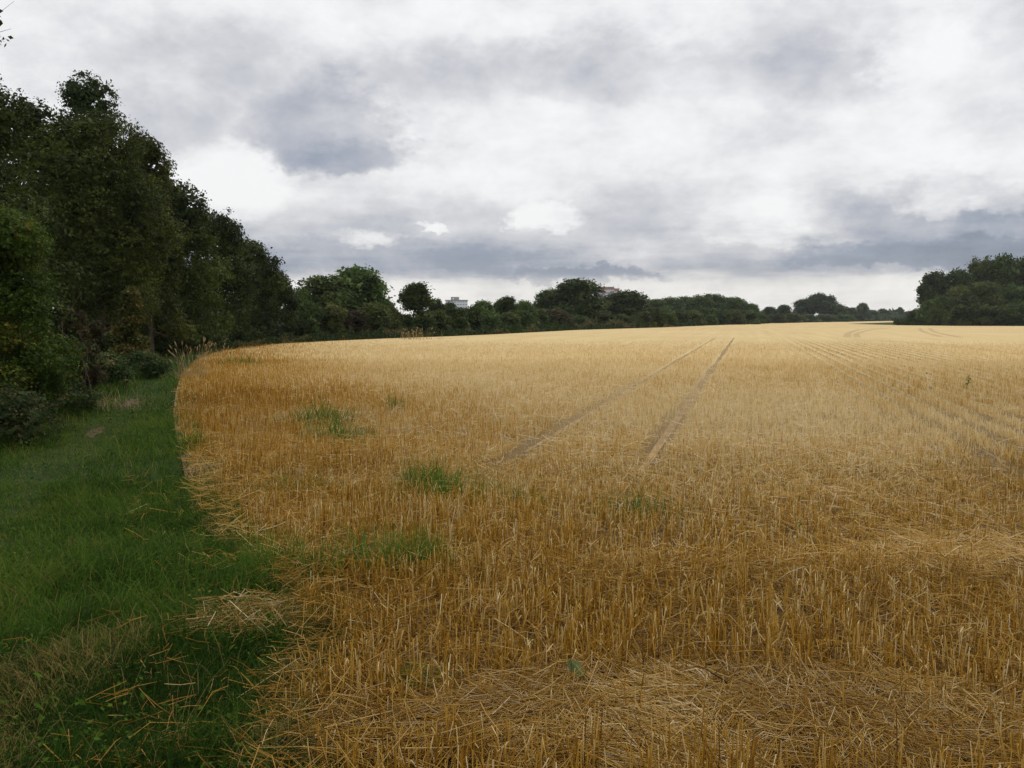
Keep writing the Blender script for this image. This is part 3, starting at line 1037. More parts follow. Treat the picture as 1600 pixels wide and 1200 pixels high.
for i, (nm, cat, cx, d, top, rad, z0, style, nl, nf, leaf, mat, sh, lab) in enumerate(NEAR):
    h = row_z(top, d)
    me, C = crown_mesh('crown', 100 + i, h, rad, z0, style, nl, nf, leaf, shoots=sh)
    tr = trunk_mesh('trunk', 200 + i, h, C, .018 * h + .02 if cat == 'tree' else .03)
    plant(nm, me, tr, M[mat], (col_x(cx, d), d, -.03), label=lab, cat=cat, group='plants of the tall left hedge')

# --- overhanging tree just left of the camera; only twig ends reach into the top left corner
def build_overhang():
    e = empty('overhanging_tree', (-7.2, 5.2, -.03))
    tag(e, 'near tree whose leafy twig ends hang into the top left corner', 'tree')
    me, C = crown_mesh('crown', 300, 9.0, 2.3, 3.0, 'round', 36, 12000, .09, shoots=10)
    r = rs(301)
    def loc(px, py, d): return np.array((col_x(px, d) + 7.2, d - 5.2, row_z(py, d) + .03))
    start = np.array((.9, .8, 4.6))
    br = [(loc(-200, -60, 6.4), [loc(-60, 12, 6.5), loc(12, 18, 6.5)], 1), (loc(-170, 60, 6.6), [loc(-20, 50, 6.6), loc(42, 2, 6.6)], 0),
          (loc(-170, 60, 6.6), [loc(-10, 58, 6.6), loc(36, 45, 6.6)], 0), (loc(-180, 130, 6.6), [loc(-30, 80, 6.6), loc(28, 60, 6.6)], .35),
          (loc(-180, 150, 6.6), [loc(-40, 92, 6.6), loc(12, 90, 6.6)], .3)]
    tp = []
    lv = []
    for a, pts, leafy in br:
        P = np.array([start, a] + pts)
        t, q, tr = tubes(P[None], np.array([[.035, .014, .0035, .0012]]), 5)
        tp.append((t, q, tr, {}))
        if leafy:
            big = leafy == 1
            for k in np.linspace(.35 if big else .6, 1.0, 30 if big else 18):
                lv.append((P[2] + (P[3] - P[2]) * k + r.randn(3) * (.045 if big else .014), .11 if big else .032))
    c = np.array([l[0] for l in lv]); s = np.array([l[1] for l in lv])[:, None] * (.7 + .6 * r.rand(len(lv)))[:, None]
    n = len(c)
    nr = unit(r.randn(n, 3) + np.array([0, -.4, .5])); ax = unit(np.cross(nr, r.randn(n, 3)) + np.array([0, 0, -.5])); sd = unit(np.cross(nr, ax))
    v = np.stack([c, c + ax * s * .5 + sd * s * .34, c + ax * s, c + ax * s * .5 - sd * s * .34], 1).reshape(-1, 3)
    link('crown', me, M['dark'], e)
    link('hanging_leaves', np_mesh('hanging_leaves', v, np.arange(n * 4).reshape(n, 4), None, {'tint': np.full(n * 4, .35)}), M['dark'], e)
    tv, tq, tt, _ = join(tp)
    link('twig', np_mesh('twig', tv, tq, tt), M['bark'], e)
    link('trunk', trunk_mesh('trunk', 302, 9.0, C, .16), M['bark'], e)


build_overhang()

# --- shared crowns for the far hedge and woods
VAR = {}
for kind, style, h, rad, z0, nl, nf, leaf, n in (('round', 'round', 9.0, 4.0, .5, 44, 11000, .32, 4), ('tall', 'shrub', 7.0, 1.8, .1, 44, 9000, .20, 1),
                                                 ('oak', 'oak', 12.0, 4.6, 1.6, 40, 9000, .36, 3), ('shrub', 'shrub', 4.0, 2.2, .0, 26, 5000, .22, 4)):
    for j in range(n):
        sd = 400 + len(VAR) * 7 + j
        me, C = crown_mesh('crown', sd, h, rad, z0, style, nl, nf, leaf, shoots=16, per=7)
        VAR[(kind, j)] = (me, trunk_mesh('trunk', sd + 3, h, C, .02 * h), h, rad)
NV = {'round': 4, 'tall': 1, 'oak': 3, 'shrub': 4}

G_H, G_W, G_P, G_R, G_F = ('far hedge along the field edge', 'trees behind the far hedge', 'pale wood block on the skyline', 'wood at the right of the field', 'farthest hedge by the horizon')
FAR = [  # kind, column, depth, top row, half-width px, material, group, label
    ('round', 512, 89, 430, 44, 'pale', G_W, 'light green domed tree left of the dark dome behind the hedge corner'),
    ('round', 556, 93, 416, 46, 'mid', G_W, 'taller dark green domed tree right of the light green dome'),
    ('oak', 596, 96, 462, 22, 'dark', G_W, 'small dark tree with gaps at the right foot of the dark dome'),
    ('round', 470, 86, 450, 22, 'mid', G_W, 'small green tree between the tall left hedge and the light green dome'),
    ('shrub', 452, 74, 478, 26, 'dark', G_H, 'dark shrub at the left end of the far hedge'),
    ('shrub', 482, 75.5, 470, 26, 'dark', G_H, 'second dark shrub from the left end of the far hedge'),
    ('shrub', 522, 77, 474, 24, 'yellow', G_H, 'yellow-green shrub below the light green dome'),
    ('shrub', 553, 79, 484, 22, 'brown', G_H, 'red-brown tinged shrub below the dark dome'),
    ('shrub', 584, 82, 472, 26, 'olive', G_H, 'olive shrub right of the red-brown tinged shrub'),
    ('shrub', 614, 86, 479, 20, 'olive', G_H, 'loose pale olive shrub left of the dark cone-shaped tree'),
    ('tall', 651, 92, 441, 26, 'dark', G_H, 'dark cone-shaped tree standing above the far hedge'),
    ('shrub', 632, 88, 490, 20, 'dark', G_H, 'dark shrub at the left foot of the cone-shaped tree'),
    ('shrub', 683, 95, 484, 22, 'olive', G_H, 'dull shrub at the right foot of the cone-shaped tree'),
    ('round', 682, 104, 466, 15, 'dark', G_W, 'small dark tree close right of the cone-shaped tree'),
    ('round', 700, 110, 472, 18, 'mid', G_W, 'green tree hiding the lower left of the white tower block'),
    ('shrub', 712, 100, 480, 24, 'mid', G_H, 'green shrub directly below the white tower block'),
    ('shrub', 738, 103, 478, 18, 'dark', G_H, 'dark shrub at the lower right of the white tower block'),
    ('round', 754, 122, 469, 19, 'pale', G_W, 'rounded light green tree right of the white tower block'),
    ('round', 789, 128, 463, 24, 'dark', G_W, 'broad dark tree midway between white tower block and the great round tree'),
    ('round', 818, 134, 469, 18, 'mid', G_W, 'green tree left of the great round tree'),
    ('shrub', 762, 108, 485, 22, 'mid', G_H, 'green hedge shrub below the rounded light green tree'),
    ('shrub', 790, 112, 488, 22, 'olive', G_H, 'olive hedge shrub below the broad dark tree'),
    ('shrub', 814, 117, 484, 20, 'mid', G_H, 'hedge shrub between the broad dark tree and the great round tree'),
    ('shrub', 838, 122, 482, 22, 'pale', G_H, 'paler hedge shrub at the left foot of the great round tree'),
    ('shrub', 868, 128, 482, 24, 'brown', G_H, 'hedge shrub with rusty leaves below the great round tree'),
    ('round', 862, 160, 451, 26, 'dark', G_W, 'left shoulder tree pressed against the great round tree'),
    ('round', 900, 155, 436, 46, 'dark', G_W, 'great dark round tree, tallest of the middle skyline, left of the brick tower'),
    ('round', 976, 172, 454, 33, 'dark', G_W, 'dark round tree in front of the brick tower block'),
    ('shrub', 902, 142, 492, 20, 'dark', G_H, 'dark low shrub under the great round tree'),
    ('shrub', 940, 150, 485, 22, 'olive', G_H, 'hedge shrub between great round tree and the tree before the brick tower'),
    ('shrub', 968, 156, 490, 18, 'dark', G_H, 'dark hedge shrub below the tree before the brick tower'),
    ('shrub', 1002, 160, 486, 20, 'olive', G_H, 'hedge shrub at the right foot of the tree before the brick tower'),
]
for k, (cx, top) in enumerate(((1026, 467), (1048, 464), (1070, 463), (1092, 461), (1112, 459), (1132, 464), (1152, 464))):
    o_ = ('leftmost', 'second', 'third', 'fourth', 'fifth', 'sixth', 'rightmost and darkest')[k]
    FAR.append(('round', cx, 262 + 9 * (k % 3), top, 21, 'dark' if k == 6 else 'pale', G_P, '%s tree from the left in the pale domed wood right of the brick tower' % o_ if k < 6 else 'rightmost and darkest tree of the pale domed wood'))
for k, cx in enumerate((1020, 1040, 1060, 1082, 1104, 1126, 1148, 1168)):
    o_ = ('first', 'second', 'third', 'fourth', 'fifth', 'sixth', 'seventh', 'last')[k]
    FAR.append(('shrub', cx, 163 + 12.5 * k, 481 + (k * 5 % 4), 18, ('olive', 'mid', 'dark')[k % 3], G_H, '%s shrub in the low hedge under the pale domed wood' % o_))
FAR += [
    ('round', 1176, 300, 474, 12, 'mid', G_F, 'small round tree at the right end of the pale domed wood'),
    ('shrub', 1186, 278, 488, 14, 'mid', G_F, 'low shrub right of the pale domed wood'),
    ('round', 1202, 340, 479, 13, 'dark', G_F, 'small pointed dark tree between pale wood and spreading oak'),
    ('round', 1224, 360, 476, 13, 'dark', G_F, 'round dark tree just left of the spreading oak'),
    ('shrub', 1212, 310, 490, 16, 'olive', G_F, 'low shrub in the gap left of the spreading oak'),
    ('shrub', 1240, 330, 489, 16, 'olive', G_F, 'low shrub at the left foot of the spreading oak'),
    ('round', 1256, 440, 467, 18, 'dark', G_F, 'dense dark tree forming the left half of the spreading oak clump'),
    ('oak', 1280, 445, 458, 26, 'dark', G_F, 'spreading oak with flat top and a sky gap on the far skyline'),
    ('round', 1303, 460, 475, 18, 'dark', G_F, 'dark tree on the right flank of the spreading oak'),
    ('round', 1328, 500, 480, 14, 'mid', G_F, 'low tree between spreading oak and the square-topped far tree'),
    ('round', 1347, 520, 473, 10, 'dark', G_F, 'small square-topped far tree standing above its neighbours'),
    ('round', 1362, 560, 484, 14, 'mid', G_F, 'low green tree right of the square-topped far tree'),
    ('oak', 1380, 620, 482, 9, 'mid', G_F, 'thin far tree with a bushy top, left of the two by the right wood'),
    ('round', 1394, 640, 488, 13, 'mid', G_F, 'low far tree between the two thin bushy-topped ones'),
    ('oak', 1405, 660, 480, 7, 'dark', G_F, 'thin far tree nearest to the right wood'),
    ('round', 1418, 690, 486, 13, 'mid', G_F, 'far low tree partly hidden by the left end of the right wood'),
    ('shrub', 1262, 380, 491, 18, 'mid', G_F, 'first low shrub of the dark strip under the spreading oak'),
    ('shrub', 1290, 405, 491, 16, 'dark', G_F, 'second low shrub of the dark strip under the spreading oak'),
    ('shrub', 1316, 435, 491, 16, 'mid', G_F, 'third low shrub of the dark strip, right of the spreading oak'),
    ('shrub', 1340, 480, 491, 15, 'dark', G_F, 'fourth low shrub of the far dark strip'),
    ('shrub', 1364, 540, 492, 14, 'mid', G_F, 'fifth low shrub of the far dark strip'),
    ('shrub', 1388, 610, 492, 14, 'dark', G_F, 'sixth low shrub of the far dark strip'),
    ('shrub', 1410, 680, 492, 14, 'mid', G_F, 'last low shrub of the far dark strip by the right wood'),
    # wood at the right
    ('shrub', 1432, 218, 482, 14, 'mid', G_R, 'low shrub at the left tip of the right wood'),
    ('shrub', 1449, 212, 468, 18, 'mid', G_R, 'second shrub from the left tip of the right wood'),
    ('oak', 1458, 222, 424, 23, 'dark', G_R, 'tree with an overhanging crown at the left end of the right wood'),
    ('round', 1496, 222, 420, 22, 'dark', G_R, 'dark round tree second from the left end of the right wood'),
    ('oak', 1528, 226, 402, 24, 'olive', G_R, 'thin-leaved greyish tree at the top of the right wood'),
    ('round', 1562, 222, 398, 32, 'dark', G_R, 'tall dark tree right of the thin-leaved greyish tree'),
    ('round', 1606, 220, 399, 34, 'olive', G_R, 'tall tree of the right wood cut by the right edge'),
    ('shrub', 1472, 206, 462, 20, 'mid', G_R, 'bushy green shrub below the dark round tree of the right wood'),
    ('round', 1502, 208, 446, 24, 'olive', G_R, 'olive tree in front of the thin-leaved greyish tree'),
    ('shrub', 1498, 200, 476, 20, 'dark', G_R, 'dark shrub at the foot of the olive tree in the right wood'),
    ('round', 1540, 208, 440, 28, 'olive', G_R, 'wide olive tree low in the middle of the right wood'),
    ('shrub', 1526, 199, 474, 20, 'mid', G_R, 'shrub at the foot of the wide olive tree'),
    ('shrub', 1556, 198, 478, 20, 'dark', G_R, 'dark shrub right of the foot of the wide olive tree'),
    ('round', 1584, 208, 444, 28, 'mid', G_R, 'green tree low near the right edge of the right wood'),
    ('shrub', 1584, 197, 474, 20, 'dark', G_R, 'dark low shrub second from the right edge'),
    ('shrub', 1612, 196, 476, 20, 'mid', G_R, 'low shrub cut by the right edge'),
]
rr = rs(77)
for i, (kind, cx, d, top, hw, mat, grp, lab) in enumerate(FAR):
    me, tr, h0, r0 = VAR[(kind, (i * 5 + 1) % NV[kind])]
    h = row_z(top, d)
    rad = 1.12 * hw / FPX * d
    cat = 'shrub' if kind == 'shrub' else 'tree'
    nm = {'round': 'round_tree', 'tall': 'conical_tree', 'oak': 'spreading_tree', 'shrub': 'hedge_shrub'}[kind]
    plant(nm, me, tr, M[mat + '_far'], (col_x(cx, d), d, -.03), (rad / r0, rad / r0 * (.9 + .3 * rr.rand()), h / h0), rr.rand() * 6.283, lab, cat, grp)


# --- rough strip of weeds and dry grass along the foot of the far hedge and the right wood
def build_strip():
    r = rs(55)
    P, S_, T_, = [], [], []

    def run(px_pts, n, back, hgt, dense=1):
        g = np.array([gp(*p)[:2] for p in px_pts])
        pxs = np.array([p[0] for p in px_pts], float)
        q = r.rand(n) * (len(g) - 1)
        cols = pxs[0] + (pxs[-1] - pxs[0]) * r.rand(n)
        x = np.interp(cols, pxs, g[:, 0]); y = np.interp(cols, pxs, g[:, 1])
        dep = y
        b = r.rand(n)
        y = y + b * back * dep / 80
        hh = hgt * dep / 80 * (.35 + .9 * b) * (.5 + .8 * vnoise(cols * .11, cols * 0 + 1, 5)) * r.rand(n) ** .7
        P.append(np.stack([x, y, hh - .02], -1)); S_.append(.0030 * dep * (.6 + .8 * r.rand(n)))
        dry = vnoise(cols * .045, b * 2, 6) > .66
        T_.append(np.where(dry & (r.rand(n) < .7), .86 + .14 * r.rand(n), np.clip(.35 + .2 * r.randn(n), 0, .8)))
    far_px = [p for p in EDGE_PX if p[0] >= 430 and p[1] < 540]
    run(far_px, 26000, 3.5, .75)
    run([(340, 549), (430, 537.5)], 4000, 5, .6)
    run([(1416, 508.4), (1640, 509.6)], 5000, 3.0, .45)
    c = np.concatenate(P); s = np.concatenate(S_)[:, None]; t = np.concatenate(T_)
    n = len(c)
    nr = unit(r.randn(n, 3) + np.array([0, -.3, .4])); ax = unit(np.cross(nr, r.randn(n, 3)) + np.array([0, 0, .8])); sd = unit(np.cross(nr, ax))
    v = np.stack([c - ax * s * .6, c + sd * s * .32, c + ax * s * .6, c - sd * s * .32], 1).reshape(-1, 3)
    o = link('hedge_bottom_weeds', np_mesh('hedge_bottom_weeds', v, np.arange(n * 4).reshape(n, 4), None, {'tint': np.repeat(t, 4)}), M['bramble'])
    tag(o, 'strip of weeds and dry grass along the foot of the hedges', 'weeds', kind='stuff')


build_strip()


# ------------------------------------------------------------------ tufts, stalks and small things in the field
def tuft(name, px, py, n, spread, L, w, mat, label, cat, tint=(.3, .9), bend=.8, lean=.35, seed=0, group=None, sx=1.0):
    r = rs(600 + seed)
    g = gp(px, py)
    x, y = r.randn(n) * spread * sx, r.randn(n) * spread
    ti = tint[0] + (tint[1] - tint[0]) * r.rand(n)
    ln = 1.35 * L * (.5 + .7 * r.rand(n)) * np.exp(-(x / sx ** 2 * x + y * y) / (6 * spread ** 2 + 1e-9))
    v, q, t, a = blades(r, x, y, ln, w * (.7 + .6 * r.rand(n)), ti, lean, bend, 4)
    e = empty(name, (g[0], g[1], 0.02))
    tag(e, label, cat, group)
    tag(link('blades', np_mesh('blades', v, q, None, a), M[mat], e), kind='stuff')


G_T = 'green grass tufts growing through the stubble'
for k, (px, py, n, sp, L, lab, sx) in enumerate((
        (505, 662, 150, .22, .40, 'green grass tuft in the left stubble, the farther of two large patches, left half', 1.5),
        (532, 690, 170, .22, .36, 'green grass tuft in the left stubble, the farther of two large patches, right half', 1.3),
        (665, 762, 200, .13, .32, 'dense green grass tuft at the left end of the nearer large patch in the stubble', 1.3),
        (706, 782, 300, .20, .30, 'broad green grass tuft at the right end of the nearer large patch in the stubble', 1.6),
        (600, 895, 260, .18, .32, 'green grass tuft left of centre in the near stubble below the large patches', 1.8),
        (640, 890, 190, .10, .30, 'bluish green grass tuft beside bare ground in the near stubble', 1.5),
        (445, 900, 260, .20, .26, 'grass tuft at the field edge beside the tangled straw', 1.8),
        (470, 770, 150, .22, .22, 'thin green grass tuft among brown stubble at the left', 1.5),
        (820, 790, 90, .09, .20, 'small grass tuft right of the nearer large patch', 1.4),
        (985, 808, 170, .15, .24, 'sparse grass tuft alone in the middle of the stubble', 1.8),
        (302, 700, 150, .14, .26, 'narrow line of grass along the field edge by the verge', .6),
        (650, 1072, 110, .06, .12, 'low green tuft in the tangled straw near the bottom', 1.6),
        (420, 885, 150, .14, .24, 'grass tuft between the verge and the near stubble', 1.4),
        (620, 640, 60, .12, .30, 'small thin tuft farther back in the middle left stubble', 1.2),
        (375, 572, 60, .30, .42, 'tiny green tuft far off near the left field corner', 1.5))):
    tuft('grass_tuft', px, py, int(n * 1.6), sp, L, .0055 * max(1, gp(px, py)[1] / 7), 'weed', lab, 'grass tuft', seed=k, group=G_T, sx=sx)


def broad_weed(px, py, hgt, n, label, seed):
    r = rs(seed)
    g = gp(px, py)
    e = empty('weed_plant', (g[0], g[1], 0)); tag(e, label, 'weed', 'broad-leaved weeds in the stubble')
    tip = r.randn(2) * .12 * hgt
    P = np.array([[0, 0, 0], [tip[0] * .4, tip[1] * .4, hgt * .55], [tip[0], tip[1], hgt]])
    v, q, t = tubes(P[None], np.array([[.02, .014, .006]]) * hgt, 5)
    link('stem', np_mesh('stem', v, q, t, {'tint': np.full(len(v), .3)}), M['weed'], e)
    k = r.rand(n)
    c = np.stack([np.interp(k, [0, .55, 1], P[[0, 1, 2], 0]), np.interp(k, [0, .55, 1], P[[0, 1, 2], 1]), .1 * hgt + .9 * hgt * k], -1)
    a = r.rand(n) * 6.283
    out = np.stack([np.cos(a), np.sin(a), .35 - .5 * r.rand(n)], -1); out = unit(out)
    sd = np.stack([-np.sin(a), np.cos(a), np.zeros(n)], -1)
    L = (hgt * (.45 - .28 * k) * (.7 + .6 * r.rand(n)))[:, None]
    path = np.stack([c, c + out * L * .5 + np.array([0, 0, .12]) * L, c + out * L - np.array([0, 0, .15]) * L], 1)
    v, q = ribbons(path, L * np.array([[.12, .36, .05]]), sd)
    tag(link('leaves', np_mesh('leaves', v, q, None, {'tint': np.repeat(.3 + .6 * r.rand(n), 6)}), M['weed'], e), kind='stuff')


for k, (px, py, hg, n, lab) in enumerate(((1512, 608, .34, 22, 'tall green weed standing alone far right in the pale stubble'), (1459, 607, .20, 16, 'small green weed left of the tall weed far right'),
                                          (1250, 848, .16, 14, 'small weed right of the middle in the near stubble'), (1168, 848, .12, 12, 'pale weed with few leaves left of the small near weed'),
                                          (1170, 965, .10, 10, 'bright yellow-green seedling in the near stubble, right of centre'), (1530, 980, .09, 10, 'seedling among flattened straw near the right edge'))):
    broad_weed(px, py, hg, n, lab, 700 + k)


def big_leaf():
    """broad pale green leaf leaning against the stubble in the foreground"""
    g = gp(898, 1072)
    nu, nv = 10, 7
    u = np.linspace(0, 1, nu); w = np.linspace(-1, 1, nv)
    U, W = np.meshgrid(u, w, indexing='ij')
    half = .042 * np.sin(np.pi * np.clip(U * .93 + .05, 0, 1)) ** .75
    ang = .85
    along = U * .105
    x = along * math.cos(ang) - .03
    z = .075 - along * math.sin(ang) * .62 + W * half * .75 + .006 * np.sin(U * 9 + W * 2)
    y = np.abs(W) ** 1.4 * half * -.55 + .012 * np.sin(U * 5)
    v = np.stack([x, y, z], -1).reshape(-1, 3)
    i = np.arange(nu * nv).reshape(nu, nv)
    q = np.stack([i[:-1, :-1], i[1:, :-1], i[1:, 1:], i[:-1, 1:]], -1).reshape(-1, 4)
    e = empty('fallen_leaf', (g[0], g[1] - .04, .035), 0, (1.25, 1.25, 1.25)); tag(e, 'broad pale green leaf caught in the stubble near the bottom centre', 'leaf')
    m = leaf_mat('pale_leaf', [(0, (.12, .19, .055)), (1, (.30, .38, .17))], .25, .45, 0, .4)
    link('blade', np_mesh('blade', v, q, None, {'tint': (.4 + .5 * (1 - np.abs(W)) * (W > -.2)).reshape(-1)}, True), m, e)
    P = np.stack([x[:, 3], y[:, 3] - .003, z[:, 3]], -1)
    tv, tq, tt = tubes(P[None], np.linspace(.0018, .0006, nu)[None], 5)
    link('midrib', np_mesh('midrib', tv, tq, tt, {'tint': np.ones(len(tv))}), m, e)


big_leaf()


def dark_stalk():
    g = gp(1150, 1090)
    a, b = np.array((0, 0, .015)), np.array(gp(1102, 1045, .16)) - g
    e = empty('dry_stalk', (g[0], g[1], 0)); tag(e, 'thin dark bare stalk leaning left across the flattened straw', 'stalk')
    m = simple_mat('dark_stalk', (.035, .022, .014), .8, 30, .3)
    P = np.array([a, a * .55 + b * .45 + np.array((.01, 0, .01)), b])
    v, q, t = tubes(P[None], np.array([[.0042, .0036, .0022]]), 6)
    link('stem', np_mesh('stem', v, q, t, None, True), m, e)
    for k, (f, dx, dz) in enumerate(((.75, .06, .05), (.9, -.04, .05), (.4, .05, .04))):
        p = a + (b - a) * f
        v, q, t = tubes(np.array([[p, p + np.array((dx, .01, dz))]]), np.array([[.0022, .0010]]), 5)
        link('side_twig', np_mesh('side_twig', v, q, t, None, True), m, e)


dark_stalk()


def seed_stalks(px, py, n, spread, L, label, seed, heads=True, bend=.35):
    """tall dry grass: bare stalks with seed heads over a skirt of withered blades"""
    r = rs(seed)
    g = gp(px, py); wm = max(1, g[1] / 9)
    e = empty('tall_dry_grass', (g[0], g[1], -.02)); tag(e, label, 'dry grass')
    x, y = r.randn(n) * spread, r.randn(n) * spread
    v, q, t, a = blades(r, x, y, L * (.6 + .5 * r.rand(n)), np.full(n, .004 * wm), .3 + .7 * r.rand(n), .12, bend, 5)
    tag(link('stalks', np_mesh('stalks', v, q, None, a), M['drygrass'], e), kind='stuff')
    tips = v.reshape(n, 5, 2, 3).mean(2)[:, -1]
    if heads:
        dirs = unit(v.reshape(n, 5, 2, 3).mean(2)[:, -1] - v.reshape(n, 5, 2, 3).mean(2)[:, -2])
        k = r.rand(n) < .5
        P = np.stack([tips[k] - dirs[k] * .05, tips[k] + dirs[k] * .03, tips[k] + dirs[k] * .11], 1)
        hv, hq, ht = tubes(P, np.array([[.002, .007, .002]]) * wm, 4)
        tag(link('seed_heads', np_mesh('seed_heads', hv, hq, ht, {'tint': np.full(len(hv), .55)}), M['drygrass'], e), kind='stuff')
    m = n * 3
    x, y = r.randn(m) * spread * 1.5, r.randn(m) * spread * 1.5
    v, q, t, a = blades(r, x, y, L * .45 * (.4 + .8 * r.rand(m)), np.full(m, .004 * wm), .1 + .8 * r.rand(m), .4, 1.0, 4)
    tag(link('withered_blades', np_mesh('withered_blades', v, q, None, a), M['drygrass'], e), kind='stuff')


seed_stalks(303, 590, 46, .20, 1.05, 'clump of tall pale dry grass at the end of the verge by the field corner', 801, bend=.5)
seed_stalks(291, 592, 10, .06, .62, 'few dry upright stalks left of the tall pale grass clump', 802)
seed_stalks(332, 556, 22, .35, .60, 'low tuft of dry grass on the field corner right of the tall clump', 803)
seed_stalks(160, 636, 70, .30, .55, 'tan bent-over dry grass clump at the hedge foot beside the path', 804, heads=False, bend=1.4)
seed_stalks(650, 530, 40, .9, .85, 'tawny dry grass patch at the foot of the cone-shaped tree', 805)


def dead_stems():
    """bare arching stems in the hedge between the nearest shrub and the hollow"""
    r = rs(812)
    d = 17.5
    base = np.array((col_x(112, d), d, -.03))
    e = empty('dead_stems', tuple(base)); tag(e, 'bare tan stems arching up between the nearest shrub and the dark hollow', 'stems')
    for k in range(6):
        tx, ty = 95 + r.rand() * 50, 430 + r.rand() * 110
        top = np.array((col_x(tx, d), d + r.randn() * .3, row_z(ty, d))) - base
        b0 = np.array((r.randn() * .25, r.randn() * .25, 0))
        mid = b0 * .45 + top * .55 + np.array((r.randn() * .12, 0, .25))
        P = np.array([b0, b0 * .7 + mid * .3 + np.array((0, 0, .1)), mid, top])
        v, q, t = tubes(P[None], np.array([[.010, .009, .006, .003]]), 5)
        link('stem', np_mesh('stem', v, q, t, None, True), M['dead'], e)


dead_stems()


# ------------------------------------------------------------------ gate in the hedge corner
def box_mesh(name, sx, sy, sz, bev=0.0):
    import bmesh
    bm = bmesh.new()
    bmesh.ops.create_cube(bm, size=1)
    bmesh.ops.scale(bm, vec=(sx, sy, sz), verts=bm.verts)
    if bev:
        bmesh.ops.bevel(bm, geom=bm.edges[:], offset=bev, segments=1, affect='EDGES')
    me = bpy.data.meshes.new(name)
    bm.to_mesh(me); bm.free()
    return me


def put(name, me, mat, parent, loc, rot=(0, 0, 0)):
    o = link(name, me, mat, parent)
    o.location, o.rotation_euler = loc, rot
    return o


def field_gate():
    d = 63.0
    e = empty('field_gate', (col_x(384, d), d, -.03), .12); tag(e, 'weathered grey wooden gate half hidden in the hedge corner', 'gate')
    m = simple_mat('weathered_wood', (.12, .11, .10), .85, 8, .3, .3)
    bar, post, brace = box_mesh('bar', 2.4, .04, .09, .008), box_mesh('post', .14, .14, 1.35, .012), box_mesh('brace', 2.5, .03, .08, .006)
    for z in (.25, .48, .71, .94, 1.17): put('bar', bar, m, e, (0, 0, z))
    for x in (-1.3, 1.3): put('gate_post', post, m, e, (x, .02, .66))
    put('brace', brace, m, e, (0, .04, .70), (0, .36, 0))


field_gate()


# ------------------------------------------------------------------ buildings far behind the hedge
def tower_white():
    d = 900.0
    x0, x1 = col_x(695.5, d), col_x(730, d)
    W, D, fl, n = x1 - x0, 14.0, 2.95, 7
    H = fl * n
    top = row_z(468.6, d)
    e = empty('white_tower_block', ((x0 + x1) / 2, d + D / 2, -.03), R(4)); tag(e, 'white flat-roofed tower block with grey rooftop plant room behind the hedge', 'building')
    white = simple_mat('white_render', (.88, .88, .89), .8, .3, .05)
    grey = simple_mat('plant_room_grey', (.36, .345, .33), .85, .4, .12)
    dark = simple_mat('dark_parapet', (.17, .165, .20), .8, .5, .15)
    glass = simple_mat('window_glass', (.46, .47, .52), .2, .2, .2, spec=.5)
    k = top / (H + .9)
    core = put('wall', box_mesh('wall', W - .6, D - .6, H), simple_mat('white_core', (.84, .84, .86), .8, .3, .06), e, (0, 0, H / 2))
    band, win, wins = box_mesh('spandrel', W, D, 1.55), box_mesh('window', 2.0, .10, 1.15), box_mesh('window', .10, 1.8, 1.15)
    for f in range(n):
        put('spandrel', band, white, e, (0, 0, f * fl + .78))
        for j in range(8):
            put('window', win, glass, e, (-W / 2 + W * (j + .5) / 8, -D / 2 + .28, f * fl + 2.2))
        for j in range(5):
            put('window', wins, glass, e, (W / 2 - .28, -D / 2 + D * (j + .5) / 5, f * fl + 2.2))
    put('cornice', box_mesh('cornice', W + .3, D + .3, .5), white, e, (0, 0, H + .25))
    put('roof_rail', box_mesh('roof_rail', W + .9, D + .9, .85), dark, e, (0, 0, H + .93))
    px0, px1 = col_x(704, d), col_x(716.8, d)
    pr = put('plant_room', box_mesh('plant_room', px1 - px0, 6.0, 3.1), grey, e, ((px0 + px1) / 2 - (x0 + x1) / 2, 0, H + 2.9))
    put('louvre', box_mesh('louvre', 1.5, .12, 1.7), white, pr, (-1.6, -3.02, -.1))
    put('roof_slab', box_mesh('roof_slab', px1 - px0 + .4, 6.4, .25), grey, pr, (0, 0, 1.67))
    e.scale = (1, 1, top / (H + 1.35))


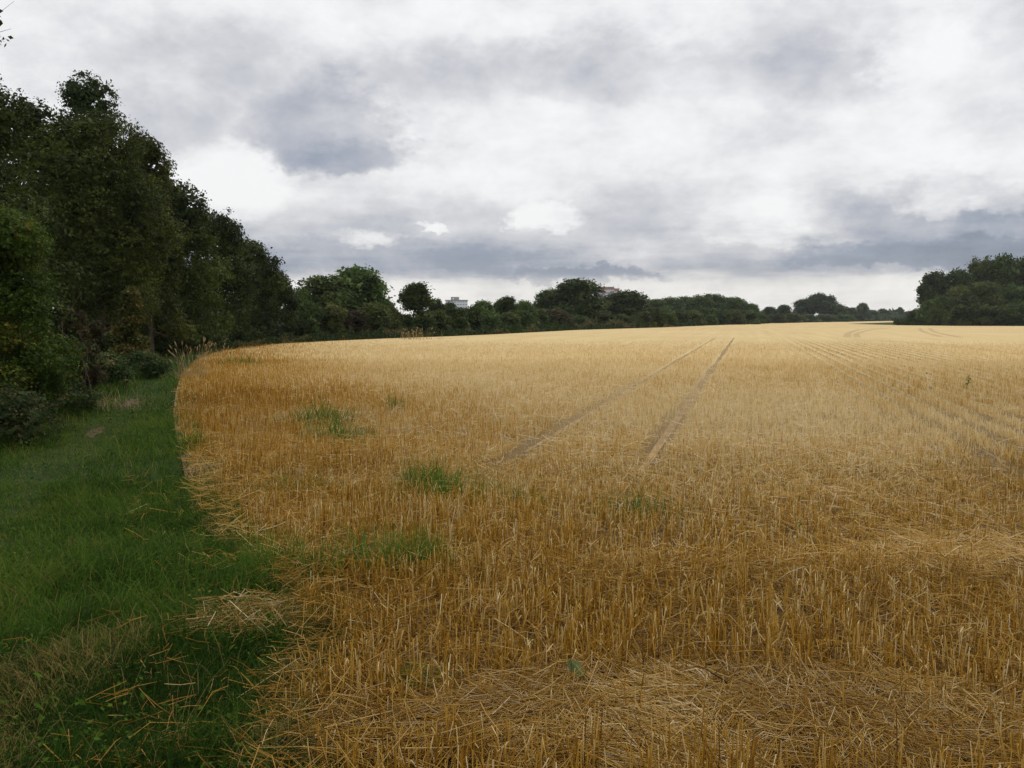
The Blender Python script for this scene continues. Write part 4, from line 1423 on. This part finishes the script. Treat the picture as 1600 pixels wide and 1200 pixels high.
def tower_brick():
    d = 1000.0
    xa, xb, xc = col_x(931, d), col_x(959, d), col_x(967.5, d)
    topA, topB = row_z(448.2, d), row_z(450.6, d)
    e = empty('brick_tower_block', ((xa + xc) / 2, d, -.03)); tag(e, 'red brick tower block with white balconies rising behind the great round tree', 'building')
    ox = (xa + xc) / 2
    brick = simple_mat('red_brick', (.36, .15, .10), .85, .4, .15)
    mauve = simple_mat('mauve_panel', (.36, .27, .31), .85, .5, .1)
    white = simple_mat('white_panel', (.78, .78, .80), .8, .4, .06)
    glass = simple_mat('tower_glass', (.30, .32, .37), .25, .3, .2, spec=.5)
    roof = simple_mat('roof_felt', (.20, .17, .15), .9, .6, .2)
    D = 14.0
    for (l, r_, top, nm) in ((xa, xb, topA, 'wing'), (xb, xc, topB, 'wing')):
        w = r_ - l
        b = put('wall', box_mesh('wall', w, D, top - 1.2), mauve, e, ((l + r_) / 2 - ox, D / 2 + (0 if l == xa else .6), (top - 1.2) / 2))
        put('brick_parapet', box_mesh('brick_parapet', w + .3, D + .3, 2.9), brick, e, ((l + r_) / 2 - ox, D / 2 + (0 if l == xa else .6), top - 1.75))
        put('roof', box_mesh('roof', w + .6, D + .6, .35), roof, e, ((l + r_) / 2 - ox, D / 2 + (0 if l == xa else .6), top - .15))
    n = 12
    fl = (topA - 3.3) / n
    bayl, bayr = col_x(945.5, d) - ox, col_x(953.2, d) - ox
    bal, bal2 = box_mesh('balcony', bayr - bayl, 1.4, 1.15), box_mesh('balcony', xc - xb - .8, 1.4, 1.15)
    win, win2 = box_mesh('window', (bayr - bayl) * .9, .12, 1.3), box_mesh('window', (xc - xb) * .8, .12, 1.3)
    for f in range(n):
        z = f * fl + .7
        put('balcony', bal, white, e, ((bayl + bayr) / 2, -.6, z))
        put('window', win, glass, e, ((bayl + bayr) / 2, -.02, z + 1.35))
        if f < n - 1 or True:
            put('balcony', bal2, white, e, ((xb + xc) / 2 - ox, .0, z - .3))
            put('window', win2, glass, e, ((xb + xc) / 2 - ox, .58, z + 1.05))
    put('white_lintel', box_mesh('white_lintel', xb - xa - 9, .3, .9), white, e, ((bayl + xb - ox) / 2 - .2, -.25, topA - 3.75))
    put('chimney', box_mesh('chimney', 1.4, 2.0, 1.3), brick, e, (col_x(944.3, d) - ox, 4, topA + .55))
    put('aerial', box_mesh('aerial', .16, .16, 4.2), roof, e, (col_x(966.6, d) - ox, 3, topB + 2.0))
    put('aerial', box_mesh('aerial', .12, .12, 2.6), roof, e, (col_x(959.6, d) - ox, 6, topA + 1.2))


tower_white()
tower_brick()


# ------------------------------------------------------------------ far wheel marks curving on the field (thin sheets of pressed straw)
def track(px_pts, w, label, n=26):
    P = np.array([gp(*p)[:2] for p in px_pts])
    # smooth through the points
    t = np.linspace(0, len(P) - 1, n)
    i = np.clip(np.floor(t).astype(int), 0, len(P) - 2); f = (t - i)[:, None]
    P0, P1, P2, P3 = P[np.maximum(i - 1, 0)], P[i], P[i + 1], P[np.minimum(i + 2, len(P) - 1)]
    Q = .5 * ((2 * P1) + (-P0 + P2) * f + (2 * P0 - 5 * P1 + 4 * P2 - P3) * f ** 2 + (-P0 + 3 * P1 - 3 * P2 + P3) * f ** 3)
    tn = unit(np.gradient(Q, axis=0)); nr = np.stack([-tn[:, 1], tn[:, 0]], -1)
    a, b = Q + nr * w / 2, Q - nr * w / 2
    v = np.concatenate([np.c_[a, np.full(n, .006)], np.c_[b, np.full(n, .006)]])
    j = np.arange(n - 1)
    o = link('wheel_track', np_mesh('wheel_track', v, np.stack([j + n, j + n + 1, j + 1, j], -1)), M['track'])
    tag(o, label, 'wheel track', 'wheel tracks on the far field', kind='structure')


M['track'] = simple_mat('pressed_straw', (.50, .36, .165), .9, .5, .2)
M['rut'] = simple_mat('rut_soil', (.31, .205, .09), .9, 2.5, .45)
track([(1375, 512.5), (1345, 515), (1327, 520), (1324, 527)], .7, 'curved wheel track turning towards the far field centre')
track([(1392, 512), (1362, 515.5), (1340, 521), (1340, 527)], .6, 'inner curved wheel track beside the first curved one')
track([(1437, 513), (1442, 518), (1470, 526)], .5, 'short curved wheel track in front of the right wood')
track([(1452, 513), (1462, 519), (1500, 527)], .5, 'short curved wheel track right of its twin before the right wood')
track([(1330, 531), (1420, 535), (1520, 545), (1620, 556)], .55, 'long wheel track sweeping out to the right edge')

for tu, lab in ((TR_U[0], 'straight brown wheel track, the right one of the pair running up the field'), (TR_U[1], 'straight brown wheel track, the left one of the pair running up the field')):
    ss = np.linspace(9.0 if tu > -2 else 10.5, 78, 30)
    P = np.stack([tu * math.cos(ROW_A) + ss * math.sin(ROW_A), -tu * math.sin(ROW_A) + ss * math.cos(ROW_A)], -1)
    w = (.10 if tu > -2 else .07) * ((1 + .3 * rs(int(ss[0] * 10)).randn(30)) * np.interp(ss, [9, 14, 45, 78], [.3, .8, .9, .35]))[:, None]
    nr = np.array([[math.cos(ROW_A), -math.sin(ROW_A)]])
    v = np.concatenate([np.c_[P - nr * w, np.full(30, .005)], np.c_[P + nr * w, np.full(30, .005)]])
    j = np.arange(29)
    o = link('wheel_track', np_mesh('wheel_track', v, np.stack([j, j + 30, j + 31, j + 1], -1)), M['rut'])
    tag(o, lab, 'wheel track', 'wheel tracks on the field', kind='structure')


# ------------------------------------------------------------------ thin damp air over the whole place
def haze():
    m = bpy.data.materials.new('thin_haze')
    m.use_nodes = True
    t = m.node_tree
    t.nodes.clear()
    pv = t.nodes.new('ShaderNodeVolumePrincipled')
    pv.inputs['Color'].default_value = (.86, .90, .96, 1)
    pv.inputs['Density'].default_value = HAZE
    pv.inputs['Anisotropy'].default_value = .2
    o = t.nodes.new('ShaderNodeOutputMaterial')
    t.links.new(pv.outputs[0], o.inputs['Volume'])
    me = box_mesh('haze', 3000, 1500, 61.1)
    ob = link('haze', me, m)
    ob.location = (0, 600, 61.1 / 2 - 1.1)
    tag(ob, 'thin haze hanging over the whole field and the far hedges', 'haze', kind='stuff')


HAZE = .00015
haze()
